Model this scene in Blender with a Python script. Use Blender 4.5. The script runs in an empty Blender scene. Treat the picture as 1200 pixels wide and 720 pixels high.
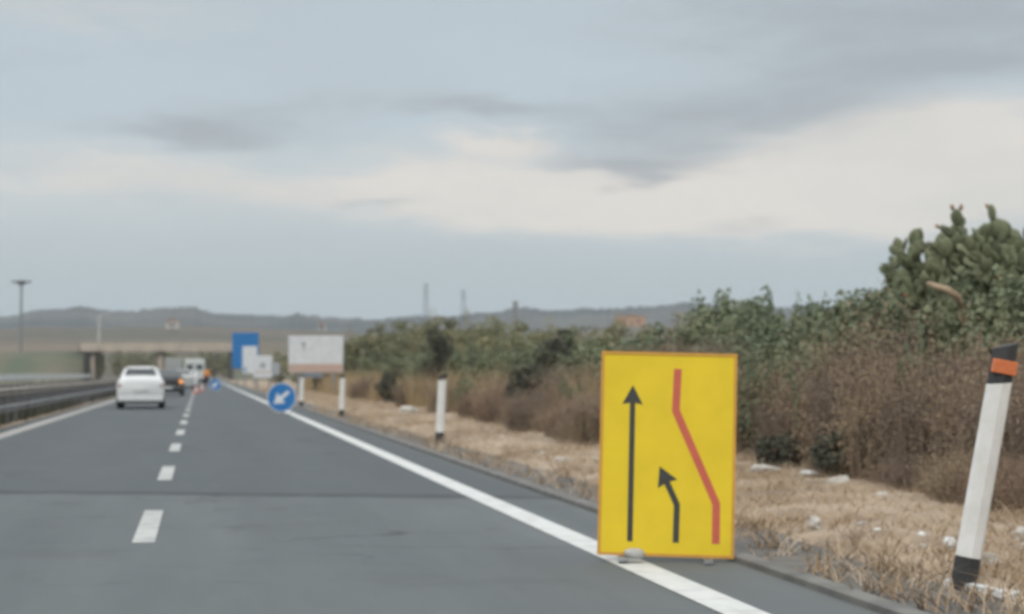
import bpy, bmesh, math, random
import numpy as np
from mathutils import Vector, Matrix, Euler
R = math.radians
PI = math.pi
random.seed(7)
rng = np.random.default_rng(11)
S = bpy.context.scene
C = S.collection

# ------------------------------------------------------------------ camera
EYE = Vector((0.0, 0.0, 1.2))
F = 2083.0                        # focal length in pixels of the 1200 px wide photograph
YAW, PITCH = 9.94, 2.14
cam = bpy.data.cameras.new('camera')
camo = bpy.data.objects.new('camera', cam)
C.objects.link(camo)
camo.location = EYE
camo.rotation_euler = (R(90 + PITCH), 0, R(-YAW))
cam.sensor_width = 36
cam.lens = F / 1200 * 36
cam.clip_start = 0.1
cam.clip_end = 9000
cam.dof.use_dof = True
cam.dof.focus_distance = 5.0       # close focus, as through the windscreen: all beyond is soft
cam.dof.aperture_fstop = 4.2
S.camera = camo
S.render.engine = 'CYCLES'
S.cycles.filter_width = 2.6
S.cycles.max_bounces = 6
S.cycles.volume_bounces = 0
S.cycles.use_denoising = True
S.view_settings.view_transform = 'Standard'
S.view_settings.look = 'None'
S.view_settings.exposure = 0.0
S.view_settings.gamma = 1.0
S.view_settings.use_curve_mapping = False

# ------------------------------------------------------------------ world: overcast sky
SUN_EL, SUN_AZ = 48.0, -150.0     # behind the viewer, to the left (azimuth from +Y, clockwise)
w = bpy.data.worlds.new('World')
S.world = w
w.use_nodes = True
nt = w.node_tree
nt.nodes.clear()
def N(t, **k):
    n = nt.nodes.new(t)
    for a, b in k.items():
        setattr(n, a, b)
    return n
def _in(sock, v):
    if hasattr(v, 'is_output'):
        nt.links.new(v, sock)
    else:
        sock.default_value = v
def M(op, a, b=0.0, c=0.0):
    n = N('ShaderNodeMath', operation=op)
    _in(n.inputs[0], a); _in(n.inputs[1], b)
    if op in ('MULTIPLY_ADD', 'SMOOTH_MIN'): _in(n.inputs[2], c)
    return n.outputs[0]
def MIX(f, a, b):
    n = N('ShaderNodeMix', data_type='RGBA')
    _in(n.inputs[0], f); _in(n.inputs[6], a); _in(n.inputs[7], b)
    return n.outputs[2]
def lin(r, g, b, k=1.0):
    f = lambda v: ((v / 255) / 12.92 if v / 255 < .04045 else ((v / 255 + .055) / 1.055) ** 2.4) * k
    return (f(r), f(g), f(b), 1)
sky = N('ShaderNodeTexSky', sky_type='NISHITA')
sky.sun_disc = False
sky.sun_elevation = R(SUN_EL)
sky.sun_rotation = R(SUN_AZ)
tc = N('ShaderNodeTexCoord')
sep = N('ShaderNodeSeparateXYZ')
nt.links.new(tc.outputs['Generated'], sep.inputs[0])
az = M('MULTIPLY', M('ARCTAN2', sep.outputs[0], sep.outputs[1]), 180 / PI)
el = M('MULTIPLY', M('ARCSINE', sep.outputs[2]), 180 / PI)
comb = N('ShaderNodeCombineXYZ')
nt.links.new(M('MULTIPLY', az, 0.13), comb.inputs[0])
nt.links.new(M('MULTIPLY', el, 0.55), comb.inputs[1])
def noise(scale, detail, rough, vec=None, dist=0.0):
    n = N('ShaderNodeTexNoise')
    n.inputs['Scale'].default_value = scale
    n.inputs['Detail'].default_value = detail
    n.inputs['Roughness'].default_value = rough
    n.inputs['Distortion'].default_value = dist
    nt.links.new(vec or comb.outputs[0], n.inputs['Vector'])
    return n.outputs['Fac']
n_big = noise(0.55, 5, 0.55)
n_fine = noise(1.9, 5, 0.6, dist=0.3)
n_shift = noise(0.8, 3, 0.5)
# warped coordinates so that the cloud banks get ragged edges
azw = M('ADD', az, M('MULTIPLY', M('SUBTRACT', n_fine, 0.5), 5.0))
elw = M('ADD', el, M('MULTIPLY', M('SUBTRACT', n_shift, 0.5), 2.6))
elw = M('ADD', elw, M('MULTIPLY', M('SUBTRACT', n_fine, 0.5), 1.3))
def bank(a0, e0, sa, se):
    x = M('DIVIDE', M('SUBTRACT', azw, a0), sa)
    y = M('DIVIDE', M('SUBTRACT', elw, e0), se)
    return M('EXPONENT', M('MULTIPLY', M('ADD', M('MULTIPLY', x, x), M('MULTIPLY', y, y)), -1.0))
def total(lst):
    s = lst[0]
    for q in lst[1:]:
        s = M('ADD', s, q)
    return M('MINIMUM', s, 1.0)
def d(px, y, sx, sy, k=1.0):      # degrees in the sky
    b = bank(YAW + (px - 600) * 0.0275, (438 - y) * 0.0275, sx * 0.0275, sy * 0.0275)
    return M('MULTIPLY', b, k)
def ramp_el(stops):
    n = N('ShaderNodeValToRGB')
    nt.links.new(M('DIVIDE', el, 90.0), n.inputs[0])
    e = n.color_ramp.elements
    while len(e) < len(stops): e.new(0.5)
    for q, (p, c) in zip(e, stops):
        q.position = p / 90; q.color = c
    return n.outputs[0]
base = ramp_el([(0.0, lin(178, 193, 201)), (2.0, lin(179, 194, 202)), (3.8, lin(189, 199, 204)), (5.2, lin(203, 210, 212)),
                (8.0, lin(195, 207, 213)), (12.0, lin(192, 203, 209)), (30.0, lin(214, 217, 220)), (80.0, lin(240, 242, 244))])
light = total([d(1090, 200, 280, 62, 1.25), d(640, 228, 320, 40, 1.0), d(575, 168, 85, 18, .8), d(140, 212, 230, 34, .55), d(80, 25, 220, 30, .35), d(900, 245, 300, 30, .7)])
dark = total([d(245, 160, 150, 22, .8), d(330, 125, 200, 20, .35), d(870, 138, 220, 38, .85), d(1100, 88, 190, 26, .85), d(740, 186, 90, 16, .9), d(560, 132, 100, 12, .5),
              d(1060, 26, 330, 46, .8), d(430, 246, 42, 8, .5), d(860, 268, 70, 7, .4), d(640, 278, 120, 10, .25), d(760, 210, 40, 11, .7), d(40, 82, 120, 10, .3)])
def sharp(v, a, b_):
    n = N('ShaderNodeMapRange', interpolation_type='SMOOTHSTEP')
    nt.links.new(v, n.inputs[0]); n.inputs[1].default_value = a; n.inputs[2].default_value = b_
    return n.outputs[0]
n_wisp = noise(3.6, 6, 0.62, dist=0.6)
wisp = M('MULTIPLY', M('SUBTRACT', n_wisp, 0.5), 0.55)
light = sharp(M('ADD', light, wisp), 0.10, 0.90)
dark = sharp(M('ADD', dark, wisp), 0.08, 0.95)
col = MIX(M('MULTIPLY', light, 0.95), base, lin(233, 226, 217))
streak = M('MULTIPLY', M('SUBTRACT', M('MAXIMUM', n_big, 0.42), 0.42), 1.5)
col = MIX(M('MULTIPLY', dark, 0.85), col, lin(166, 171, 176))
col = MIX(M('MINIMUM', streak, 0.22), col, lin(180, 190, 194))
hi = N('ShaderNodeVectorMath', operation='SCALE')   # thick bright cloud overhead
nt.links.new(col, hi.inputs[0])
gain = N('ShaderNodeMapRange')
nt.links.new(el, gain.inputs[0])
gain.inputs[1].default_value = 14; gain.inputs[2].default_value = 55
gain.inputs[3].default_value = 10.0; gain.inputs[4].default_value = 19.0
nt.links.new(gain.outputs[0], hi.inputs['Scale'])
cloudy = MIX(0.93, sky.outputs[0], hi.outputs[0])
bg = N('ShaderNodeBackground')
bg.inputs['Strength'].default_value = 0.10
nt.links.new(cloudy, bg.inputs['Color'])
out = N('ShaderNodeOutputWorld')
nt.links.new(bg.outputs[0], out.inputs['Surface'])

sun = bpy.data.lights.new('sun', 'SUN')
sun.energy = 1.3
sun.angle = R(25)
sun.color = (1.0, 0.96, 0.90)
suno = bpy.data.objects.new('sun', sun)
C.objects.link(suno)
sd = Vector((math.sin(R(SUN_AZ)) * math.cos(R(SUN_EL)), math.cos(R(SUN_AZ)) * math.cos(R(SUN_EL)), math.sin(R(SUN_EL))))
suno.rotation_euler = (-sd).to_track_quat('-Z', 'Y').to_euler()
suno.location = (0, 0, 60)

# ------------------------------------------------------------------ helpers
_rot = Matrix.Rotation(R(-YAW), 3, 'Z') @ Matrix.Rotation(R(90 + PITCH), 3, 'X')
def ray(px, py):
    return _rot @ Vector(((px - 600) / F, (360 - py) / F, -1.0))
def ground_at(px, py, z=0.0):     # the spot on the ground that a measured picture position belongs to
    r_ = ray(px, py)
    t = (z - EYE.z) / r_.z
    return EYE + r_ * t
def at(px, py, dist):             # a point at a given distance
    return EYE + ray(px, py) * dist

MATS = {}
def mat(name, color, rough=0.8, color2=None, scale=4.0, detail=6.0, metal=0.0, bump=0.0, bscale=60.0, coord='Object', stretch=None,
        emit=None, spec=0.35, rand=0.0, lo=0.38, hi=0.62, color3=None, scale3=0.6):
    if name in MATS: return MATS[name]
    m = bpy.data.materials.new(name)
    m.use_nodes = True
    t = m.node_tree
    b = t.nodes['Principled BSDF']
    b.inputs['Roughness'].default_value = rough
    b.inputs['Metallic'].default_value = metal
    b.inputs['Specular IOR Level'].default_value = spec
    c = tuple(color[:3]) + (1,)
    tcn = t.nodes.new('ShaderNodeTexCoord')
    vec = tcn.outputs[coord]
    if stretch:
        mp = t.nodes.new('ShaderNodeMapping')
        mp.inputs['Scale'].default_value = stretch
        t.links.new(vec, mp.inputs[0]); vec = mp.outputs[0]
    def nz(s, dt):
        n = t.nodes.new('ShaderNodeTexNoise')
        n.inputs['Scale'].default_value = s; n.inputs['Detail'].default_value = dt
        n.inputs['Roughness'].default_value = 0.6
        t.links.new(vec, n.inputs['Vector'])
        return n.outputs['Fac']
    def mx(f, a, bb):
        n = t.nodes.new('ShaderNodeMix'); n.data_type = 'RGBA'
        for s_, v in ((n.inputs[0], f), (n.inputs[6], a), (n.inputs[7], bb)):
            if hasattr(v, 'is_output'): t.links.new(v, s_)
            else: s_.default_value = v
        return n.outputs[2]
    def mr(v, a, bb):
        n = t.nodes.new('ShaderNodeMapRange')
        n.inputs[1].default_value = a; n.inputs[2].default_value = bb
        t.links.new(v, n.inputs[0]); return n.outputs[0]
    src = c
    if color2 is None and bump == 0:
        color2 = tuple(v * 0.82 for v in color[:3])
    if color2 is not None:
        src = mx(mr(nz(scale, detail), lo, hi), c, tuple(color2[:3]) + (1,))
    if color3 is not None:
        src = mx(mr(nz(scale3, 4), 0.45, 0.62), src, tuple(color3[:3]) + (1,))
    if rand > 0:
        oi = t.nodes.new('ShaderNodeObjectInfo')
        hsv = t.nodes.new('ShaderNodeHueSaturation')
        mm = t.nodes.new('ShaderNodeMapRange')
        t.links.new(oi.outputs['Random'], mm.inputs[0])
        mm.inputs[3].default_value = 1 - rand; mm.inputs[4].default_value = 1 + rand
        t.links.new(mm.outputs[0], hsv.inputs['Value'])
        t.links.new(src, hsv.inputs['Color']) if hasattr(src, 'is_output') else None
        src = hsv.outputs[0]
    if hasattr(src, 'is_output'): t.links.new(src, b.inputs['Base Color'])
    else: b.inputs['Base Color'].default_value = src
    if bump > 0:
        bn = t.nodes.new('ShaderNodeBump')
        bn.inputs['Strength'].default_value = bump
        bn.inputs['Distance'].default_value = 0.02
        t.links.new(nz(bscale, 4), bn.inputs['Height'])
        t.links.new(bn.outputs[0], b.inputs['Normal'])
    if emit:
        b.inputs['Emission Color'].default_value = tuple(emit[:3]) + (1,)
        b.inputs['Emission Strength'].default_value = emit[3]
    MATS[name] = m
    return m

def tag(o, label=None, cat=None, group=None, kind=None):
    if label: o['label'] = label
    if cat: o['category'] = cat
    if group: o['group'] = group
    if kind: o['kind'] = kind
    return o
def empty(name, loc=(0, 0, 0), rot=(0, 0, 0), label=None, cat=None, group=None):
    o = bpy.data.objects.new(name, None)
    C.objects.link(o)
    o.location = loc
    o.rotation_euler = rot
    o.empty_display_size = 0.2
    return tag(o, label, cat, group)
def copy_tree(o, parent=None):
    c = o.copy(); C.objects.link(c)
    if parent: c.parent = parent
    for ch in [k for k in S.objects if k.parent == o]:
        copy_tree(ch, c)
    return c
class MB:
    def __init__(self):
        self.v = []; self.f = []
    def add(self, vs, fs):
        k = len(self.v)
        self.v += [tuple(p) for p in vs]
        self.f += [tuple(k + i for i in q) for q in fs]
        return self
    def box(self, x0, x1, y0, y1, z0, z1, m=None):
        vs = [Vector((x, y, z)) for z in (z0, z1) for y in (y0, y1) for x in (x0, x1)]
        if m is not None: vs = [m @ p for p in vs]
        return self.add(vs, [(0, 2, 3, 1), (4, 5, 7, 6), (0, 1, 5, 4), (2, 6, 7, 3), (0, 4, 6, 2), (1, 3, 7, 5)])
    def tube(self, pts, rad, n=8, caps=True):
        pts = [Vector(p) for p in pts]
        rads = rad if isinstance(rad, (list, tuple)) else [rad] * len(pts)
        rings = []
        for i, p in enumerate(pts):
            dr = (pts[min(i + 1, len(pts) - 1)] - pts[max(i - 1, 0)]).normalized()
            a = dr.orthogonal().normalized() if abs(dr.z) < .9 else Vector((1, 0, 0)).cross(dr).normalized()
            b = dr.cross(a)
            rings.append([p + (a * math.cos(2 * PI * j / n) + b * math.sin(2 * PI * j / n)) * rads[i] for j in range(n)])
        vs = [q for r_ in rings for q in r_]
        fs = [(i * n + j, i * n + (j + 1) % n, (i + 1) * n + (j + 1) % n, (i + 1) * n + j) for i in range(len(pts) - 1) for j in range(n)]
        if caps:
            fs.append(tuple(range(n))[::-1]); fs.append(tuple((len(pts) - 1) * n + j for j in range(n)))
        return self.add(vs, fs)
    def prism(self, poly, y0, y1, m=None):   # polygon in x,z pushed from y0 (front) to y1
        n = len(poly)
        vs = [Vector((x, y0, z)) for x, z in poly] + [Vector((x, y1, z)) for x, z in poly]
        if m is not None: vs = [m @ p for p in vs]
        fs = [tuple(range(n)), tuple(range(n, 2 * n))[::-1]] + [(i, n + i, n + (i + 1) % n, (i + 1) % n) for i in range(n)]
        return self.add(vs, fs)
    def extrude_profile(self, prof, ys, fn=None):   # open profile in x,z swept along a list of y
        n = len(prof)
        vs = [(x, y, z) for y in ys for x, z in prof]
        fs = [(i * n + j, i * n + j + 1, (i + 1) * n + j + 1, (i + 1) * n + j) for i in range(len(ys) - 1) for j in range(n - 1)]
        return self.add(vs, fs)
    def build(self, name, m, parent=None, smooth=False, bevel=0.0, solid=0.0):
        me = bpy.data.meshes.new(name)
        me.from_pydata(self.v, [], self.f)
        bm = bmesh.new(); bm.from_mesh(me)
        bmesh.ops.recalc_face_normals(bm, faces=bm.faces)
        bm.to_mesh(me); bm.free()
        me.materials.append(m)
        if smooth: me.shade_smooth()
        o = bpy.data.objects.new(name, me)
        C.objects.link(o)
        if parent: o.parent = parent
        if bevel:
            bv = o.modifiers.new('bevel', 'BEVEL'); bv.width = bevel; bv.segments = 2; bv.limit_method = 'ANGLE'
        if solid:
            sm = o.modifiers.new('solid', 'SOLIDIFY'); sm.thickness = solid
        return o
def np_mesh(name, verts, faces, m, parent=None, smooth=False):
    me = bpy.data.meshes.new(name)
    verts = np.asarray(verts, dtype=np.float32); faces = np.asarray(faces, dtype=np.int32)
    k = faces.shape[1]
    me.vertices.add(len(verts)); me.vertices.foreach_set('co', verts.ravel())
    me.loops.add(faces.size); me.loops.foreach_set('vertex_index', faces.ravel())
    me.polygons.add(len(faces)); me.polygons.foreach_set('loop_start', np.arange(0, faces.size, k, dtype=np.int32))
    me.update(calc_edges=True)
    me.validate()
    me.materials.append(m)
    if smooth: me.shade_smooth()
    o = bpy.data.objects.new(name, me)
    C.objects.link(o)
    if parent: o.parent = parent
    return o
def disc_poly(r_, n=32, cx=0, cz=0):
    return [(cx + r_ * math.cos(2 * PI * i / n), cz + r_ * math.sin(2 * PI * i / n)) for i in range(n)]
def stroke(pts, wd):              # a band of constant width along a polyline in x,z
    L, Rr = [], []
    for i, p in enumerate(pts):
        p = Vector(p)
        a = (Vector(pts[i]) - Vector(pts[i - 1])).normalized() if i > 0 else None
        b = (Vector(pts[i + 1]) - p).normalized() if i < len(pts) - 1 else None
        t = ((a or b) + (b or a)).normalized()
        nn = Vector((-t.y, t.x))
        k = 1.0
        if a is not None and b is not None: k = 1 / max(.5, nn.dot(Vector((-a.y, a.x))))
        L.append(p + nn * wd / 2 * k); Rr.append(p - nn * wd / 2 * k)
    return [tuple(q) for q in L] + [tuple(q) for q in Rr[::-1]]

# ------------------------------------------------------------------ materials
ASPHALT = bpy.data.materials.new('asphalt'); ASPHALT.use_nodes = True
def asphalt_nodes():
    t = ASPHALT.node_tree; b = t.nodes['Principled BSDF']
    b.inputs['Roughness'].default_value = 0.82; b.inputs['Specular IOR Level'].default_value = 0.3
    tcn = t.nodes.new('ShaderNodeTexCoord')
    def nz(s, dt, st=None):
        v = tcn.outputs['Object']
        if st:
            mp = t.nodes.new('ShaderNodeMapping'); mp.inputs['Scale'].default_value = st
            t.links.new(v, mp.inputs[0]); v = mp.outputs[0]
        n = t.nodes.new('ShaderNodeTexNoise'); n.inputs['Scale'].default_value = s; n.inputs['Detail'].default_value = dt
        n.inputs['Roughness'].default_value = 0.65
        t.links.new(v, n.inputs['Vector']); return n.outputs['Fac']
    def mr(v, a, c_, lo=0., hi_=1.):
        n = t.nodes.new('ShaderNodeMapRange'); n.inputs[1].default_value = a; n.inputs[2].default_value = c_
        n.inputs[3].default_value = lo; n.inputs[4].default_value = hi_
        t.links.new(v, n.inputs[0]); return n.outputs[0]
    def mx(f, a, c_):
        n = t.nodes.new('ShaderNodeMix'); n.data_type = 'RGBA'
        for s_, v in ((n.inputs[0], f), (n.inputs[6], a), (n.inputs[7], c_)):
            if hasattr(v, 'is_output'): t.links.new(v, s_)
            else: s_.default_value = v
        return n.outputs[2]
    def ma(op, a, c_=0.0):
        n = t.nodes.new('ShaderNodeMath'); n.operation = op
        for s_, v in ((n.inputs[0], a), (n.inputs[1], c_)):
            if hasattr(v, 'is_output'): t.links.new(v, s_)
            else: s_.default_value = v
        return n.outputs[0]
    sp = t.nodes.new('ShaderNodeSeparateXYZ'); t.links.new(tcn.outputs['Object'], sp.inputs[0])
    X, Y = sp.outputs[0], sp.outputs[1]
    col = mx(mr(nz(0.9, 6, (1, .12, 1)), .35, .65), (.118, .134, .137, 1), (.154, .171, .173, 1))
    col = mx(mr(nz(90, 3), .3, .7, 0, .35), col, (.06, .066, .068, 1))
    # older paving beyond a transverse joint, with a skew, irregular edge
    jy = ma('ADD', ma('ADD', Y, ma('MULTIPLY', X, 0.33)), ma('MULTIPLY', nz(1.3, 4), 0.7))
    old = mr(jy, 18.4, 18.9)
    col = mx(ma('MULTIPLY', old, .6), col, (.074, .085, .090, 1))
    jd = ma('ABSOLUTE', ma('SUBTRACT', jy, 18.4))
    joint = mr(jd, 0.08, .42, .9, 0)
    col = mx(joint, col, (.055, .06, .062, 1))
    # wheel tracks, darker from tyres, and dusty edges
    for cx in (-2.9, -1.25, .55, 2.1):
        dd = ma('ABSOLUTE', ma('SUBTRACT', X, cx))
        col = mx(ma('MULTIPLY', mr(dd, .1, .5, .2, 0), mr(nz(.25, 3), .35, .65)), col, (.07, .077, .08, 1))
    ed = mr(X, 3.1, 3.6, 0, .35)
    col = mx(ed, col, (.16, .15, .13, 1))
    vo = t.nodes.new('ShaderNodeTexVoronoi'); vo.feature = 'DISTANCE_TO_EDGE'; vo.inputs['Scale'].default_value = .38
    wv = t.nodes.new('ShaderNodeVectorMath'); wv.operation = 'ADD'
    wn = t.nodes.new('ShaderNodeTexNoise'); wn.inputs['Scale'].default_value = 1.6; wn.inputs['Detail'].default_value = 5
    t.links.new(tcn.outputs['Object'], wn.inputs['Vector'])
    t.links.new(tcn.outputs['Object'], wv.inputs[0]); t.links.new(wn.outputs['Color'], wv.inputs[1]); t.links.new(wv.outputs[0], vo.inputs['Vector'])
    crack = ma('MULTIPLY', mr(vo.outputs['Distance'], .004, .016, .6, 0), mr(nz(.22, 3), .48, .6))
    col = mx(crack, col, (.035, .038, .04, 1))
    col = mx(mr(nz(.55, 7), .56, .74, 0, .45), col, (.068, .073, .074, 1))
    col = mx(mr(nz(2.3, 6, (1, .35, 1)), .6, .75, 0, .3), col, (.19, .19, .18, 1))
    t.links.new(col, b.inputs['Base Color'])
    bn = t.nodes.new('ShaderNodeBump'); bn.inputs['Strength'].default_value = .35; bn.inputs['Distance'].default_value = .01
    t.links.new(nz(120, 3), bn.inputs['Height']); t.links.new(bn.outputs[0], b.inputs['Normal'])
asphalt_nodes()
m_old_road = mat('worn asphalt', (.17, .16, .145), .9, (.20, .185, .165), 1.2, bump=.2, bscale=80)
m_paint = mat('road paint', (.62, .63, .61), .7, (.40, .41, .40), 5, 8, lo=.45, hi=.8, bump=.15, bscale=120)
m_paint_worn = mat('worn road paint', (.48, .49, .47), .75, (.30, .31, .31), 4, 8, lo=.42, hi=.75, bump=.15, bscale=120)
m_paint_old = mat('old road paint', (.46, .45, .42), .8, (.27, .265, .25), 3, 8, bump=.15, bscale=120)
m_gravel = mat('shoulder gravel', (.125, .120, .110), .95, (.185, .17, .148), 4, 8, bump=.6, bscale=45, color3=(.12, .12, .12), scale3=1.2)
m_kerb = mat('concrete kerb', (.20, .195, .18), .9, (.14, .138, .13), 3, 8, bump=.3, bscale=50)
m_dirt = mat('dry dirt', (.37, .275, .185), .95, (.20, .155, .11), 1.8, 8, bump=.8, bscale=16, color3=(.41, .33, .245), scale3=.5)
m_far_ground = mat('dry fields', (.21, .18, .13), 1, (.15, .14, .10), .02, 6, color3=(.17, .18, .11), scale3=.006)
m_straw = mat('straw', (.43, .315, .20), .9, (.29, .21, .135), .6, 5, color3=(.48, .385, .28), scale3=1.3)
m_reed = mat('dry reed', (.44, .34, .185), .9, (.31, .235, .14), .5, 5, color3=(.36, .265, .165), scale3=.25)
m_weed = mat('median weeds', (.055, .062, .036), .9, (.085, .085, .05), .4, 5)
m_grass_bank = mat('bank grass', (.095, .115, .080), 1, (.15, .145, .10), .12, 8, color3=(.16, .14, .105), scale3=.05)
m_hill_field = mat('hill fields', (.165, .130, .095), 1, (.12, .10, .075), .012, 7, stretch=(.35, 1, 2), color3=(.085, .085, .062), scale3=.02)
m_hill_far = mat('wooded hills', (.030, .042, .046), 1, (.050, .060, .058), .02, 7, stretch=(.6, 1, 2.5), color3=(.09, .09, .08), scale3=.009)
def leaf(name, a, b_, c_=None, rand=.12): return mat(name, a, .75, b_, .9, 5, color3=c_, scale3=.5, rand=rand, spec=.25)
m_leaf_olive = leaf('olive leaves', (.255, .255, .150), (.175, .182, .112), (.32, .29, .165))
m_leaf_green = leaf('green leaves', (.215, .245, .150), (.15, .18, .115), (.28, .29, .175))
m_leaf_dark = leaf('dark leaves', (.105, .107, .078), (.078, .080, .062))
m_leaf_dry = leaf('dry leaves', (.300, .226, .158), (.225, .172, .125), (.36, .28, .18), .18)
m_leaf_ochre = leaf('ochre leaves', (.355, .270, .168), (.265, .20, .13), (.40, .315, .195), .15)
m_leaf_rust = leaf('rusty leaves', (.300, .200, .138), (.22, .152, .11), (.35, .25, .165), .18)
m_leaf_greyb = leaf('grey brown leaves', (.235, .178, .138), (.175, .138, .112), (.28, .215, .16), .18)
m_cactus = leaf('cactus skin', (.20, .22, .125), (.13, .148, .088), (.27, .275, .165), .14)
m_deadpad = mat('dead cactus pad', (.40, .30, .20), .9, (.28, .21, .14), 6)
m_fruit = mat('cactus fruit', (.34, .16, .10), .6, (.26, .18, .08), 3)
m_bark = mat('grey bark', (.14, .12, .10), .95, (.09, .078, .065), 12, bump=.5, bscale=30)
m_twig = mat('dry twigs', (.235, .178, .132), .95, (.17, .13, .10), 2, 5, color3=(.28, .215, .15), scale3=.7, rand=.12)
m_white = mat('white plastic', (.80, .79, .76), .5, (.68, .67, .63), 5, 8)
m_black = mat('black plastic', (.035, .036, .037), .6, (.055, .055, .055), 6)
m_orange = mat('orange reflector', (.68, .20, .075), .4, (.60, .17, .065), 30)
m_refl = mat('dull reflector', (.16, .10, .075), .5, (.12, .08, .06), 20)
m_sandbag = mat('dusty sandbag', (.50, .49, .46), .95, (.36, .35, .33), 14, 6, bump=.4, bscale=60)
m_yellow = mat('yellow sheeting', (.84, .61, .028), .5, (.78, .555, .025), 3.5, 8)
m_sign_edge = mat('orange sign border', (.66, .34, .06), .5, (.58, .30, .06), 8)
m_mark = mat('black sign marking', (.050, .049, .045), .6, (.062, .060, .055), 10)
m_red = mat('red sign marking', (.62, .135, .08), .5, (.56, .125, .08), 10)
m_galv = mat('galvanised steel', (.34, .35, .35), .55, (.24, .245, .24), 4, 8, metal=.3)
m_rail = mat('weathered rail', (.30, .31, .31), .6, (.20, .205, .20), 2, 8, metal=.2)
m_rail_rust = mat('dusty rail', (.34, .31, .27), .7, (.25, .22, .19), 1.5, 8)
m_sign_blue = mat('blue sheeting', (.022, .175, .44), .45, (.02, .15, .39), 3)
m_sign_white = mat('white sheeting', (.66, .68, .69), .5, (.58, .60, .61), 3)
m_sign_pink = mat('brown pink stripe', (.50, .36, .30), .6, (.46, .34, .28), 3)
m_sign_grey = mat('grey symbol', (.30, .32, .33), .6, (.36, .38, .39), 6)
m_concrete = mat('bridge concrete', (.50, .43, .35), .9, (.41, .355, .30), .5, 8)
m_concrete_dk = mat('dark concrete', (.15, .15, .145), .9, (.11, .11, .105), .4, 8)  # darker concrete for the deck, pier caps and abutments
m_car_white = mat('white car paint', (.74, .75, .74), .25, (.70, .71, .70), 2, spec=.5)
m_car_dark = mat('dark car paint', (.035, .034, .036), .25, (.045, .042, .042), 2, spec=.5)
m_car_silver = mat('silver car paint', (.50, .52, .50), .3, (.46, .48, .46), 2, metal=.3, spec=.5)
m_glass = mat('car glass', (.035, .045, .05), .08, (.045, .055, .06), 2, spec=.6)
m_tyre = mat('tyre rubber', (.025, .025, .025), .85, (.04, .038, .035), 8)
m_rim = mat('wheel rim', (.40, .41, .42), .4, (.32, .33, .33), 8, metal=.6)
m_tail = mat('tail lamp', (.35, .02, .015), .3, (.30, .02, .015), 8)
m_tail_dull = mat('dull tail lamp', (.36, .16, .14), .3, (.32, .13, .11), 8)
m_amber = mat('lit amber lamp', (.9, .35, .08), .3, (.9, .35, .08), 8, emit=(1.0, .42, .14, .7))
m_plate = mat('number plate', (.68, .68, .66), .5)
m_bumper_shade = mat('grey bumper shade', (.30, .31, .31), .6, (.25, .26, .26), 4)  # grey of the painted shadow line above the bumper
m_van = mat('white van paint', (.60, .62, .60), .35, (.54, .56, .54), 2, spec=.5)
m_truck = mat('grey truck paint', (.36, .37, .36), .5, (.32, .33, .32), 2)
m_skin = mat('skin', (.45, .28, .2), .6)
m_hivis = mat('orange cloth', (.85, .32, .06), .8, (.75, .27, .05), 5)
m_trouser = mat('dark cloth', (.03, .035, .045), .9)
m_hair = mat('dark hair', (.02, .016, .013), .7)
m_cone_red = mat('cone orange', (.62, .20, .12), .6)
m_stone = mat('pale stone', (.56, .53, .48), .9, (.38, .36, .32), 6, 8, bump=.5, bscale=18)
m_litter = mat('white litter', (.70, .70, .68), .6, (.56, .56, .54), 7)
m_house = mat('pale plaster', (.60, .56, .50), .9, (.50, .46, .41), .5)
m_house_or = mat('ochre plaster', (.50, .30, .17), .9, (.42, .26, .16), .3)
m_roof = mat('roof tiles', (.34, .19, .13), .9, (.27, .16, .11), 2)
m_stone_dk = mat('grey tower stone', (.20, .19, .18), .9, (.15, .145, .14), .4)
m_steel_dk = mat('dark steel', (.13, .135, .14), .6, (.10, .10, .11), 2)
m_pole = mat('pale pole', (.50, .49, .46), .6, (.42, .41, .39), 2)

# ------------------------------------------------------------------ ground, road and markings
def sheet(name, x0, x1, y0, y1, z, m, nx=2, ny=60, wob=0.0, dens=1.0):
    ys = np.linspace(0, 1, ny) ** 2 * (y1 - y0) + y0
    b = MB(); vs = []
    rr = random.Random(name)
    for y in ys:
        a0 = x0 + rr.uniform(-wob, wob)
        a1 = x1 + rr.uniform(-wob, wob)
        for i in range(nx):
            vs.append((a0 + (a1 - a0) * i / (nx - 1), y, z))
    fs = [(j * nx + i, j * nx + i + 1, (j + 1) * nx + i + 1, (j + 1) * nx + i) for j in range(ny - 1) for i in range(nx - 1)]
    b.add(vs, fs)
    return tag(b.build(name, m), kind='structure')
g = MB(); g.add([(-3000, -300, -.05), (3000, -300, -.05), (3000, 3100, -.05), (-3000, 3100, -.05)], [(0, 1, 2, 3)])
tag(g.build('ground', m_far_ground), kind='structure')
vb = MB(); vx = np.r_[3.4, np.arange(3.9, 11, .3), np.arange(11.5, 41, 3)]; vy = np.r_[np.arange(-20, 60, .35), np.arange(60, 320, 3)]
vr = np.random.default_rng(5)
vs = []
for y in vy:
    for x in vx:
        k = min(1, max(0, (x - 4.2) / .5))
        vs.append((x, y, -.012 + k * (.05 + .05 * math.sin(x * 2.1 + y * .9) * math.sin(y * 1.7) + vr.uniform(-.025, .035))))
nx_ = len(vx)
vb.add(vs, [(j * nx_ + i, j * nx_ + i + 1, (j + 1) * nx_ + i + 1, (j + 1) * nx_ + i) for j in range(len(vy) - 1) for i in range(nx_ - 1)])
tag(vb.build('verge', m_dirt, smooth=True), kind='structure')
sheet('median_strip', -7.4, -4.1, -20, 700, -.02, m_dirt)
sheet('road', -4.25, 3.42, -20, 900, 0, ASPHALT, ny=80)
sheet('opposite_road', -16.6, -7.4, -20, 900, -.01, m_old_road)
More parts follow.
